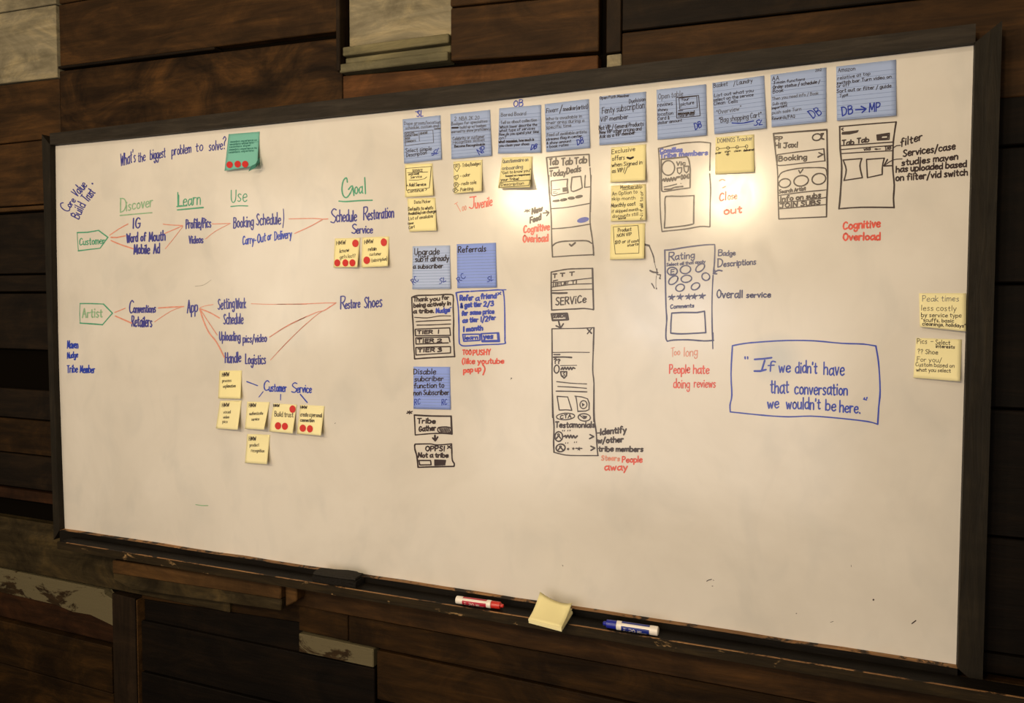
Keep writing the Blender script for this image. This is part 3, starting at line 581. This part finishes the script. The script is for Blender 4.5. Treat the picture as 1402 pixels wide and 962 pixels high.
# ---- filter phone
V(1040,50,360); N('sketch','black',2.1,'black phone sketch with tabs and two empty cards at the right')
B("425,480 560,468 728,455",1.9);S("728,455 718,520 712,580 710,700 718,790 714,860 717,912",2.4);S("427,480 430,600 438,700 430,850 423,918",2.5);S("423,918 540,910 717,911",2.0)
B("446,488 436,494 446,500",1.6);F("436,518 440,508 530,498 522,512 480,522 440,524");T("Tab",440,582,502,574,26,2.3);T("Tab",520,568,582,562,26,2.3);F("626,525 690,515 692,520 650,528 648,545 628,552");B("625,525 692,515 690,548 628,552 625,525",1.8);B("640,530 684,526 682,542 636,546",2.2)
B("430,582 560,573 712,562",1.5);B("430,603 560,592 712,580",1.6);B("430,624 560,616 712,608",1.6);T("vid",556,608,590,604,16,1.7);O(622,600,10,5,0,fill=True);B("632,600 645,599",1.2);T("TAB",668,606,700,600,18,1.6)
B("445,658 545,650",1.8);S("545,650 535,690 548,752",2.1);B("548,752 450,767",1.7);S("450,767 462,710 445,658",2.0);B("570,655 665,648",1.8);S("665,648 655,690 654,735",2.0);B("654,735 575,752",1.7);B("575,752 572,700 570,655",2.0)
S("760,652 710,658 662,690",1.4);B("682,655 662,690 706,688",1.9);S("715,592 730,582 750,580",1.3)
N('handwriting','black',2.2,'black note on filter and services at the far right')
T("filter",752,588,865,548,40,2.3);T("Services/case",766,640,1042,600,36,2.4);T("studies maven",758,688,1056,654,32,2.4);T("has uploaded based",728,724,1102,694,32,2.4);T("on filter/vid switch",726,770,1108,738,34,2.4)
V(1120,220,180); N('handwriting','red',2.5,'red words Cognitive Overload under the filter phone');T("Cognitive",268,732,660,706,80,2.7);T("Overload",268,848,660,842,76,2.8)
BS.flush()

# ------------------------------------------------------------------ sticky notes
def sticky(ctx,q,paper,lift,label,group,texts,rules=0,dots=(),dctx=None,right=.35,cat='sticky note'):
    V(*ctx); P=[cv(*p) for p in q] if not (isinstance(q[0][0],str)) else q
    (ax,ay),(bx,by),(cx,cy),(dx,dy)=P
    def uv(x,y):
        u=v=.5
        for _ in range(6):
            X=(1-u)*(1-v)*ax+u*(1-v)*bx+u*v*cx+(1-u)*v*dx; Y=(1-u)*(1-v)*ay+u*(1-v)*by+u*v*cy+(1-u)*v*dy
            xu=(1-v)*(bx-ax)+v*(cx-dx); yu=(1-v)*(by-ay)+v*(cy-dy); xv=(1-u)*(dx-ax)+u*(cx-bx); yv=(1-u)*(dy-ay)+u*(cy-by)
            de=xu*yv-xv*yu; ex,ey=x-X,y-Y; u+=(ex*yv-ey*xv)/de; v+=(xu*ey-yu*ex)/de
        return u,v
    def L(u,v):
        v=max(0,v); return .0012+lift*(v**2.0)*((1-right)+right*u)
    c=at(*P[0]); o=empty('sticky_note',at((ax+bx)/2,(ay+by)/2),label,cat,group)
    n=10; V_=[];Fc=[]
    for s in (0,1):
        for j in range(n+1):
            for i in range(n+1):
                u,v=i/n,j/n; x=(1-u)*(1-v)*ax+u*(1-v)*bx+u*v*cx+(1-u)*v*dx; y=(1-u)*(1-v)*ay+u*(1-v)*by+u*v*cy+(1-u)*v*dy
                p=at(x,y,-L(u,v)); V_.append(p+Vector((0,.0005*s,0)))
    m=n+1; M=m*m
    for j in range(n):
        for i in range(n):
            a=j*m+i; Fc.append((a,a+m,a+m+1,a+1)); Fc.append((M+a,M+a+1,M+a+m+1,M+a+m))
    for i in range(n):
        for a,b in ((i,i+1),(n*m+i+1,n*m+i),((i+1)*m,i*m),(i*m+n,(i+1)*m+n)): Fc.append((a,b,M+b,M+a))
    sh=link('sheet',V_,Fc,PAP[paper],smooth=False); adopt(sh,o)
    for p in sh.data.polygons[:2*n*n]: p.use_smooth=True
    fn=lambda x,y,off: at(x,y,-L(*uv(x,y))-off*.6-.0002)
    s=Sheet(o,fn,PEN); CUR[0]=s
    if rules:
        s.g('ruled_lines','rule',.45)
        for k in range(rules):
            v=.17+.80*k/(rules-1); e=.01
            s.ink.ribbon([((1-u)*((1-v)*ax+v*dx)+u*((1-v)*bx+v*cx),(1-u)*((1-v)*ay+v*dy)+u*((1-v)*by+v*cy)) for u in (e,.33,.66,1-e)],.45)
    texts(); s.flush()
    if dctx: V(*dctx)
    for x,y,rx,ry in dots:
        k=Ink(); k.k=70; px,py=cv(x,y); R=[]
        for i in range(24):
            a=2*math.pi*i/24; R.append((px+rx*VX[2]*math.cos(a),py+ry*VX[2]*math.sin(a)))
        k.fill(R); d=k.build('dot_sticker',M_DOT,o,lambda X,Y,off: fn(X,Y,off+.0012))
    return o
GB='lined blue notes in the top row'; GL='lined blue notes in the middle column'; GH='yellow question notes on the left'; GY='yellow notes under the blue row'; GR='yellow notes at the right edge'
K='black'
def w(c,k): N('handwriting',c,k*.92)
def t1():
    w('grey',.85);T("Dope groom/location",105,242,490,225,32);T("schedule, custom and",118,290,470,262,32);T("review",425,292,490,285,22)
    B("110,320 260,305 410,295");B("410,295 418,430");S("418,430 250,445 118,465");B("118,465 110,320");T("SPECIAL",118,340,215,330,22);T("CONTACT NAME",112,368,250,355,20);T("ADDR",118,398,165,394,22);T("COMMENTS",112,430,228,420,20);B("262,322 266,415");T("SHOE",272,345,350,332,20,1.2)
    w(K,.95);T("Select simple",118,535,395,512,40);T("Description",128,585,342,552,40);w('blue',1.3);T("SL",395,570,465,545,62,sl=.5);B("395,548 420,545",1.5)
sticky((540,140,180),[(87,182),(490,138),(502,608),(103,652)],'blue',.003,'lined blue note with a boxed form drawn on it, leftmost of the top row',GB,t1,12)
def t2():
    w('grey',.85);T("2  NBA 2K 20",640,195,905,180,38);T("Badges for specialties",608,245,990,212,30);T("build up w/ badges",700,280,978,258,28);T("earned to show proficiency",608,330,1025,295,28);T("Celebrity or customer",622,405,960,378,34);T("recognizes skillset",625,442,960,412,30)
    w(K,1.0);T("Become Recognizable",640,482,962,458,26);B("615,272 678,270",2.2);w('blue',1.5);T("NP",908,562,980,520,66)
sticky((540,140,180),[(597,125),(1020,80),(1037,568),(607,605)],'blue',.004,'lined blue note with a scratched-out word, second in the top row',GB,t2,12)
def t3():
    w('grey',.9);T("Bored Board",125,308,390,290,38);T("Tell us about collection",120,388,505,358,32)
    w(K,.85);T("Which lower describe the",112,435,508,405,28);T("what type of services",108,472,485,445,28);T("How do you spend your time",105,512,525,480,28);T("on?",105,552,180,540,28);T("what occasion, how much is",100,590,475,565,28,1.0);T("you clean your shoes",105,632,425,610,28);B("200,580 290,575",1.8);w('blue',1.5);T("DB",440,665,502,645,55,sl=.3)
sticky((670,120,180),[(105,220),(552,182),(550,690),(92,702)],'blue',.004,'lined blue note full of writing with OB above it, third in the top row',GB,t3,12)
def t4():
    w(K,1.0);T("Fiverr",608,270,735,252,48);B("748,275 778,182",1.1);T("sneaker(artist)",785,248,1050,222,44)
    w('grey',.9);T("Who is available in",605,350,985,318,32);T("their area during a",608,392,1010,362,32);T("specific time",608,440,870,415,32);T("[Feed of available artists]",605,520,1045,482,32);w(K,.9);T("streams flag in center",605,565,985,525,28);T("& show amount",610,605,870,580,28);T("+ book rates",612,645,842,620,30);w('blue',1.5);T("DB",940,610,1005,585,62,sl=.3)
sticky((670,120,180),[(590,175),(1062,120),(1073,640),(605,685)],'blue',.003,'lined blue note with a slash in its heading, fourth in the top row',GB,t4,12)
def t5():
    w(K,.9);T("Open Path Member",165,280,480,250,28);T("Duelvision",478,322,650,295,42)
    T("Fenty subscription",190,435,638,372,68,1.0);T("VIP member",172,520,465,485,48,1.0);T("Not VIP / General Products",155,608,630,560,44,.95);T("New VIP other pricing and",160,650,608,608,38,.95);T("Ask as a VIP member",165,695,540,650,36,1.0)
sticky((800,100,180),[(160,250),(658,198),(655,725),(160,768)],'blue',.008,'lined blue note with a large heading and no initials, fifth in the top row',GB,t5,11,right=.7)
def t6():
    w('grey',.95);T("Open table",790,280,1050,245,58);w(K,.9);T("reviews",782,360,940,340,44);T("shows",782,408,888,400,32);T("location",782,458,945,442,38);T("Card &",782,502,908,492,38);T("dollar amount",785,548,1040,515,30)
    B("980,262 1218,238 1235,455 985,480 980,262",1.0);B("1008,268 1198,245 1205,370 1018,388 1008,268",.9);T("Your",1035,298,1115,288,30);T("picture",1028,350,1168,328,34);B("1005,402 1050,398",1.2);T("message me)",1000,445,1175,430,30,1.2);T("rate or find",1005,468,1170,450,20);w('blue',1.7);T("DB",1185,605,1252,575,72,sl=.3)
sticky((800,100,180),[(770,178),(1300,118),(1305,660),(780,710)],'blue',.006,'lined blue note with a boxed picture sketch, sixth in the top row',GB,t6,11,right=.7)
def t7():
    w(K,.9);T("Basket",132,312,280,288,44);T("/ Laundry",345,290,545,252,44);T("List out what you",140,412,555,355,34);T("select on the service",130,458,555,400,34);T("Clean  Cells",135,498,388,470,38)
    w('grey',.9);T('"Overview"',160,598,425,552,48);w(K,.95);T('"Bag shopping Cart"',190,685,640,622,54);w('blue',1.7);S("330,688 430,690 500,678 560,665");T("SL",560,715,650,705,56,sl=.4)
sticky((960,80,180),[(118,262),(672,182),(695,740),(140,805)],'blue',.006,'lined blue note with a blue swoosh and SL initials, seventh in the top row',GB,t7,11)
def t8():
    w(K,.9);T("AA",758,238,830,230,46);T("2012",1218,140,1282,132,26,.7);T("3 main functions",770,275,1105,232,30);T("Order status / schedule /",765,325,1265,262,34,1.0);T("Book",765,372,875,352,42);w('grey',.9);T("Then you need info / Book",755,445,1250,382,30);T("Sub app.",760,500,920,480,30);w(K,.95);T("Important",752,545,915,512,26);w('grey',.9);T("push sale Turn",755,598,1065,552,34);w(K,.9);T("Rewards/FAQ",755,655,998,632,34);w('blue',2.0);T("DB",1195,640,1290,585,82,sl=-.2)
sticky((960,80,180),[(740,175),(1335,95),(1332,672),(750,730)],'blue',.005,'lined blue note headed AA, eighth in the top row',GB,t8,11)
def t9():
    w(K,.9);T("Amazon",760,225,940,205,44);T("relative at top",755,305,1100,252,34);T("switch bar Turn video on",745,355,1325,285,32,1.0);T("or off",745,390,880,370,34);T("Sort out or filter / guide",745,445,1325,385,36,1.0);T("Type",775,495,862,475,32)
    w('blue',2.1);T("DB",805,690,918,662,88,sl=-.1);B("945,625 1050,618");B("1005,588 1058,615 1015,655");T("MP",1092,650,1205,640,88)
sticky((1050,70,180),[(738,165),(1378,90),(1380,685),(745,740)],'blue',.006,'lined blue note with large DB arrow MP initials, rightmost of the top row',GB,t9,11)
def t10():
    w(K,1.6);T("Upgrade",215,150,478,140,66);T("sub if already",222,222,578,205,58);T("a subscriber",200,292,515,286,46);w('blue',1.2);T("RC",205,462,262,420,60);T("SL",478,460,548,425,60,sl=.5)
sticky((540,330,180),[(195,55),(592,45),(598,508),(190,512)],'light',.004,'pale blue lined note about upgrading a subscription',GL,t10,13)
def t11():
    w(K,1.6);T("Referrals",680,122,975,108,60);w('blue',1.2);T("RC",690,440,762,385,56);T("SL",990,440,1052,412,60,sl=.5)
sticky((540,330,180),[(665,33),(1082,17),(1088,492),(670,500)],'strong',.003,'stronger blue lined note with only the word Referrals and initials',GL,t11,13)
def t12():
    w(K,1.6);T("Disable",205,640,440,638,56);T("subcriber",215,715,520,708,52);T("function to",210,788,528,780,52);T("non Subscriber",205,862,578,858,52);w('blue',1.2);T("RC",215,968,275,955,58);T("RC",505,972,560,960,62)
sticky((540,430,180),[(203,558),(592,562),(598,1016),(203,1008)],'strong',.002,'blue lined note about disabling a function for non subscribers',GL,t12,13)
def y1():
    w(K,.75);B("120,705 393,683 372,912 128,938 120,705");T("SERVICE",190,745,300,738,26);B("140,750 355,742");T("SHOE NAME",148,778,262,768,16);T("Service",172,812,290,800,26);B("155,830 250,828 320,815 345,795");T("+ Add Service",130,898,335,888,32,.9);T("Continue >",140,965,345,945,34,.8)
sticky((540,140,180),[(112,660),(405,650),(412,992),(112,1012)],'yellow',.010,'yellow note with a boxed add-service form, under the leftmost blue note',GY,y1,right=.5)
def y2():
    w(K,.8);B("632,665 692,655 690,700 668,740 636,700 632,665");T("R",652,700,675,695,30);T("- Tribe/badges",700,692,918,665,34);B("635,790 680,775 682,800 660,830 638,810 635,790");T("L",652,812,668,808,24);T("- odor",700,800,805,785,36);O(658,880,26,26,0);T("R",648,896,670,892,30);T("- redo sole",690,888,872,868,38);O(648,938,24,22,0);T("P",640,952,660,948,26);T("- Painting",678,950,838,932,34)
sticky((540,140,180),[(628,632),(938,612),(930,945),(635,975)],'yellow',.012,'yellow note listing four small badge symbols',GY,y2,right=.5)
def y3():
    w('grey',.9);T("Questionnaire on",212,272,620,240,58);T("onboarding",205,382,535,352,54);w(K,.8);T('"Get to know you"',192,450,660,405,44);T("based on responses",262,490,648,462,26,.9);T("your Tribe!",182,555,468,540,38,.9);B("178,578 655,542");B("655,542 630,628",.8);B("630,628 155,660 178,578",.8);T("Description",188,635,548,610,40,.75)
sticky((670,200,120),[(205,180),(690,165),(650,655),(138,672)],'yellow',.022,'yellow questionnaire note with its lower half curled off the board',GY,y3,right=.3)
def y4():
    w(K,.8);T("Date Picker",212,225,385,212,32);T("Defaults to whats",148,300,412,280,36,.85);T("Available/can change",148,345,440,318,32,.85);T("List of available",150,400,410,370,32);T("time",142,450,202,440,26);T("Cart",152,495,215,480,32)
sticky((540,250,180),[(138,170),(435,160),(447,510),(158,522)],'yellow',.010,'yellow date picker note, lower one under the leftmost blue note',GY,y4,right=.6)
def y5():
    w(K,1.0);T("Exclusive",205,242,575,190,68);T("offers",212,350,410,328,70);B("455,300 500,315 545,295",3.0);T("when Signed in",205,450,690,405,62);T("as VIP/",210,545,412,522,62);B("455,450 412,558")
sticky((820,190,120),[(195,140),(755,85),(740,660),(180,695)],'yellow',.016,'yellow note about exclusive offers, top of the three stacked right of the tab phone',GY,y5,right=.7)
def y6():
    w(K,.8);T("Membership",345,215,690,200,52);B("370,232 640,205");T("An Option to",212,325,612,285,58);T("skip month",202,398,582,385,52);T("Monthly cost",195,512,582,478,60,.95);T("if skipped month",205,600,632,562,46);T("discounts still",215,680,625,640,50);T("accrue",308,705,428,690,34)
    for i,(t,y) in enumerate((('or',300),('to',395),('add',500),('if',590),('N',680))): T(t,705,y+20,700,y-50,48,.75)
sticky((820,240,120),[(195,165),(752,138),(745,715),(190,735)],'yellow',.012,'yellow note crammed with membership text, middle of the three stacked notes',GY,y6,right=.7)
def y7():
    w(K,.75);B("230,240 625,215 645,440 638,658 262,672 240,460 230,240");T("Product",305,325,515,300,58,.9);T("NON VIP",290,405,520,375,50,.85);T("$10 or",258,515,428,492,50,.85);T("if cost",460,500,632,478,44,.85);T("starts",455,555,630,530,40,.85)
sticky((820,290,120),[(190,205),(740,180),(720,745),(175,765)],'yellow',.012,'yellow note with a drawn frame around product text, lowest of the three stacked notes',GY,y7,right=.6)
def y8():
    w('grey',.85);T("DOMINOS Tracker",875,122,1245,92,44);w(K,.8);B("888,182 1180,160");
    for x,y in ((876,182),(987,174),(1085,167),(1185,159)): O(x,y,14,17)
    T("order",852,242,915,232,22);T("sign",952,225,1010,215,20);T("up",968,252,998,248,22);T("clean",1052,218,1125,210,20);T("delivered",1152,212,1262,200,22,.9)
sticky((870,180,180),[(855,62),(1265,30),(1268,430),(850,455)],'yellow',.009,'yellow tracker note with four circles on a line, beside the glare',GY,y8,right=.7)
def h1():
    w(K,.7);T("HMW",240,275,335,265,42,.9);T("know",275,358,370,345,40,.9);T("gets lost?",275,420,440,405,38)
sticky((430,300,180),[(222,205),(492,198),(460,510),(205,515)],'yellow',.016,'yellow note with four red dots, below Schedule Restoration Service',GH,h1,dots=[(440,257,34,40),(247,465,32,38),(333,465,32,38),(408,465,32,38)],dctx=(430,300,180),right=.6)
def h2():
    w(K,.7);T("HMW",538,265,630,255,42,.9);T("retain",578,338,665,330,38,.9);T("customer",592,388,715,382,34);T("(subscription)",612,455,778,438,36)
sticky((430,300,180),[(512,195),(800,183),(785,500),(505,515)],'yellow',.014,'yellow note with two red dots at opposite corners, about retaining a customer',GH,h2,dots=[(743,245,33,42),(561,437,35,40)],dctx=(430,300,180),right=.6)
def h3(): w(K,.72);T("HMW",188,275,262,270,42,.95);T("process",190,335,285,330,32);T("explanation",198,395,330,388,34)
sticky((280,480,180),[(160,213),(397,210),(382,512),(145,508)],'yellow',.014,'topmost yellow note of the lower left cluster, under Handle Logistics',GH,h3,right=.6)
def h4(): w(K,.72);T("HMW",188,600,262,595,40,.95);T("visual",202,668,278,665,30);T("video",200,722,262,718,30);T("pics",192,770,245,768,32)
sticky((280,480,180),[(165,535),(395,530),(352,842),(120,828)],'pale',.026,'leftmost yellow note of the lower left cluster, strongly curled, no dots',GH,h4,right=.6)
def h5(): w(K,.72);T("HMW",475,602,548,598,40,.95);T("authenticate",478,685,622,680,32);T("service",500,745,582,740,30)
sticky((280,480,180),[(455,542),(695,548),(633,840),(430,832)],'pale',.028,'curled yellow note with two written lines and no dots, left of the Build trust note',GH,h5,right=.6)
def h6(): w(K,.7);T("HMW",735,598,798,598,28,1.0);T("Build trust",748,698,945,708,54,.9)
sticky((280,480,180),[(735,560),(985,575),(938,882),(690,860)],'pale',.024,'yellow note reading Build trust, with three red dots',GH,h6,dots=[(938,622,33,40),(783,800,33,39),(856,805,32,38)],dctx=(280,480,180),right=.6)
def h7(): w(K,.7);T("HMW",1022,616,1092,618,28,1.0);T("create a personal",1022,698,1250,708,44,.85);T("connection",1022,755,1170,760,36,.95)
sticky((280,480,180),[(1020,575),(1280,590),(1240,905),(985,885)],'pale',.022,'yellow note at the right end of the lower left cluster, with two red dots',GH,h7,dots=[(1047,825,33,39),(1123,832,32,39)],dctx=(280,480,180),right=.6)
def h8(): w(K,.72);T("HMW",475,492,548,488,42,.95);T("product",482,555,580,550,34);T("recognition",498,610,638,615,34)
sticky((280,540,180),[(455,420),(698,428),(665,742),(430,728)],'pale',.020,'lowest yellow note of the lower left cluster, alone below the row',GH,h8,right=.6)
def r1(): w('grey',.95);T("Peak times",868,166,1062,164,30);w(K,.9);T("less costly",862,214,1048,216,28);T("by service type",862,248,1075,250,22,.95);T('"scuffs, basic',862,272,1035,278,18,1.0);T('cleanings, holidays"',868,292,1098,304,18,1.1)
sticky((1040,370,360),[(850,122),(1102,122),(1100,325),(855,300)],'pale',.014,'yellow peak times note overlapping the right edge of the board',GR,r1,right=.3)
def r2(): w(K,1.0);T("Pics",840,390,892,390,26);T("-",912,388,925,388,24);T("Select",938,394,1015,398,24);T("interests",940,412,1040,416,16,1.1);T("?? Shoe",842,444,950,448,24);w(K,.9);T("For you/",840,484,970,490,24);T("Custom based on",832,510,1038,518,20);T("what you select",835,538,1018,544,20)
sticky((1040,370,360),[(835,360),(1078,368),(1070,592),(820,572)],'pale',.012,'yellow note about picking interests, lower of the two at the right edge',GR,r2,right=.4)
def g1():
    w('dgreen',.7)
    for k in range(5): T("seamless experience out"[:22-(k%3)*4],448-k*2,566+k*14,590-(k%3)*16,555+k*14,11,.6)
    B("445,575 600,560",.4)
g=sticky((200,50,360),[(440,520),(605,507),(592,688),(418,716)],'green',.024,'teal note with three red dots and a curled corner, after the top question','teal notes',g1,dots=[(445,683,17,18),(488,680,17,18),(528,680,17,18)],dctx=(200,50,360),right=.6)
del g['group']
V(200,50,360)
cc=[at(*cv(605,640),-.012),at(*cv(606,672),-.020),at(*cv(585,698),-.030),at(*cv(545,720),-.030),at(*cv(560,690),-.034),at(*cv(585,677),-.036)]
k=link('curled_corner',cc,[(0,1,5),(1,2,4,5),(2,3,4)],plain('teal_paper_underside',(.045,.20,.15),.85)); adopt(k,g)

# ------------------------------------------------------------------ things on the tray
def lathe(name,p0,ax,prof,mat,parent,n=24,a0=0,a1=360,up=Vector((0,0,1)),caps=True):
    ax=ax.normalized(); s=ax.cross(up).normalized(); t=s.cross(ax).normalized()
    full=abs(a1-a0)>=360; m=n if full else n+1; v=[];f=[]
    for d,r in prof:
        for i in range(m):
            a=math.radians(a0+(a1-a0)*i/n); v.append(p0+ax*d+(s*math.cos(a)+t*math.sin(a))*r)
    for j in range(len(prof)-1):
        for i in range(n):
            a=j*m+i; b=j*m+(i+1)%m; f.append((a,b,b+m,a+m))
    if caps and full: f.append(tuple(range(m))[::-1]); f.append(tuple(range((len(prof)-1)*m,len(prof)*m)))
    o=link(name,v,f,mat); 
    for p in o.data.polygons: p.use_smooth=len(p.vertices)==4
    o.data.set_sharp_from_angle(angle=math.radians(40)); adopt(o,parent); return o
def marker(p0,p1,r,capm,bandm,cap_first,label):
    ax=(p1-p0); L=ax.length; ax.normalize(); o=empty('dry_erase_marker',p0+Vector((0,0,-r)),label,'marker','markers on the tray')
    if cap_first: p0,ax=p1,-ax       # profile runs from the plain end to the cap
    lathe('barrel',p0,ax,[(0,r*.70),(.0015,r*.97),(.004,r),(L*.15,r),(L*.152,r*.93),(L*.66,r*.93),(L*.662,r),(L*.745,r),(L*.75,r*.9)],M_WHITEP,o)
    up=Vector((0,0,1)); s=ax.cross(up).normalized(); t=s.cross(ax).normalized()
    front=1 if s.y<0 else -1         # side that faces the room
    a_front=0 if front==1 else 180
    lo,hi=(a_front-78,a_front+22)
    if front==-1: lo,hi=(a_front-22,a_front+78)
    lathe('label_band',p0,ax,[(L*.155,r*.965),(L*.655,r*.965)],bandm,o,20,lo,hi,caps=False)
    b0,b1=(60,150) if front==1 else (30,120)
    lathe('label_band',p0,ax,[(L*.155,r*.965),(L*.655,r*.965)],bandm,o,16,b0,b1,caps=False)
    lathe('cap',p0,ax,[(L*.75,r*.84),(L*.755,r*.93),(L*.93,r*.90),(L*.945,r*.60)],capm,o)
    lathe('cap_tip',p0,ax,[(L*.94,r*.50),(L*.99,r*.44),(L*1.0,r*.34)],capm,o,16)
    # white lettering on the band
    A0=a_front
    def fn(x,y,off):      # x along 0..1 reading left to right, y up in band
        d=L*(.155+.5*x) if front==1 else L*(.655-.5*x)
        if (ax*front).x<0 and front==1: d=L*(.655-.5*x)
        if front==-1 and ax.x>0: d=L*(.155+.5*x)
        a=math.radians(A0+(y if front==1 else -y)); rr=r*1.0+off*.2
        return p0+ax*d+(s*math.cos(a)+t*math.sin(a))*rr
    class Lt(Ink): pass
    k=Lt(); VX[:]=[0,0,1]
    def word(w,x0,x1,y0,h,wd):
        adv=sum(FONT[c][0]+1.2 for c in w); sx=(x1-x0)/adv; x=0
        for c in w:
            for sm,P in FONT[c][1]:
                Q=[(x0+(x+a)*sx,y0+b*h/10) for a,b in P]
                if sm: Q=smooth(Q)
                for i in range(len(Q)-1):   # separate thin quads in band space (degrees are far larger units than x)
                    (a,b),(c2,d2)=Q[i],Q[i+1]; q=len(k.v); k.k+=1
                    dx,dy=(c2-a)*L*.5,(d2-b)*math.pi/180*r; l=math.hypot(dx,dy) or 1; nx,ny=-dy/l*wd/(L*.5),dx/l*wd/(math.pi/180*r)
                    k.v+=[(a+nx,b+ny,1),(a-nx,b-ny,1),(c2-nx,d2-ny,1),(c2+nx,d2+ny,1)]; k.f.append((q,q+1,q+2,q+3))
            x+=FONT[c][0]+1.2
    word("EXPO",.08,.52,-58,55,.00055); word("DRY",.58,.74,-34,24,.00035); word("ERASE",.58,.92,-62,24,.00035)
    k.build('lettering',M_WHITEP,o,fn)
    return o
R1=.0092
marker(Vector((1.388,-.0560,-.014+R1)),Vector((1.508,-.0500,-.014+R1)),R1,M_REDP,M_REDL,False,'red dry-erase marker lying on the tray, cap to the right')
R2=.0100
marker(Vector((1.750,-.0590,-.014+R2)),Vector((1.872,-.0560,-.014+R2)),R2,M_BLUEP,M_BLUEL,True,'blue dry-erase marker on the tray, cap to the left')
# felt eraser
er=empty('felt_eraser',(1.045,-.050,-.0135),'charcoal felt eraser block lying on the wooden tray','eraser')
def slab(name,c,L,W,H,z0,mat,parent,rot,wob=.0015,bev=.006,tz=0):
    bm=bmesh.new(); bmesh.ops.create_cube(bm,size=1)
    for v in bm.verts: v.co=Vector((v.co.x*L,v.co.y*W,v.co.z*H))
    bmesh.ops.subdivide_edges(bm,edges=bm.edges[:],cuts=5,use_grid_fill=True)
    for v in bm.verts:
        v.co.z+=.0015*math.sin(v.co.x*60)*(1 if v.co.z>0 else 0); v.co.x+=random.uniform(-wob,wob)*.4; v.co.y+=random.uniform(-wob,wob)*.4
        e=max(abs(v.co.x)/(L/2),0); 
        if v.co.z>0: v.co.z-=bev*.5*(e**6+ (abs(v.co.y)/(W/2))**6)
        if e>.9: v.co.y*=.93
    bm.transform(Matrix.Translation((c[0],c[1],z0+H/2))@Matrix.Rotation(rot,4,'Z'))
    me=D.meshes.new(name); bm.to_mesh(me); bm.free(); me.materials.append(mat)
    for p in me.polygons: p.use_smooth=True
    me.set_sharp_from_angle(angle=math.radians(50))
    o=D.objects.new(name,me); COL.objects.link(o); adopt(o,parent); return o
slab('felt_pad',(1.046,-.0445),.128,.044,.020,-.0136,M_FELT,er,.03)
slab('foam_top',(1.046,-.0445),.124,.042,.009,.0063,M_FELT2,er,.03,.001)
# pad of sticky notes tilted over the tray edge
pad=empty('sticky_note_pad',(1.60,-.075,-.0135),'yellow block of blank sticky notes lying tilted over the tray edge','note pad')
f0,f1=at(724,852.5,-.104),at(769,864.5,-.116); e0,e1=at(741,827,-.036),at(784,840,-.044)
nrm=((f1-f0).cross(e0-f0)).normalized()
if nrm.z<0: nrm=-nrm
TH=.0115; LAY=6
def quad(u,v): return f0.lerp(f1,u).lerp(e0.lerp(e1,u),v)
for k in range(LAY):
    n=8; V_=[];Fc=[]; top=k==LAY-1
    jit=Vector((random.uniform(-.0006,.0006),random.uniform(-.0006,.0006),0))
    for s in (0,1):
        for j in range(n+1):
            for i in range(n+1):
                u,v=i/n,j/n; h=TH*(k+(0 if s else .94))/LAY
                c=0
                if k>=LAY-2:
                    c=(.013 if top else .003)*(v**2)*(1.5*(1-u)**2+1.0*u**3+.2)+(.0015 if top else 0)*v*u
                V_.append(quad(u,v)+nrm*(h+c)+jit)
    m=n+1;M=m*m
    for j in range(n):
        for i in range(n):
            a=j*m+i; Fc.append((a,a+1,a+m+1,a+m)); Fc.append((M+a,M+a+m,M+a+m+1,M+a+1))
    for i in range(n):
        for a,b in ((i,i+1),(n*m+i+1,n*m+i),((i+1)*m,i*m),(i*m+n,(i+1)*m+n)): Fc.append((b,a,M+a,M+b))
    o=link('sheet' if top else 'sheet_stack',V_,Fc,PAP['yellow' if top else 'pale']); adopt(o,pad)
    for p in o.data.polygons[:2*n*n]: p.use_smooth=True
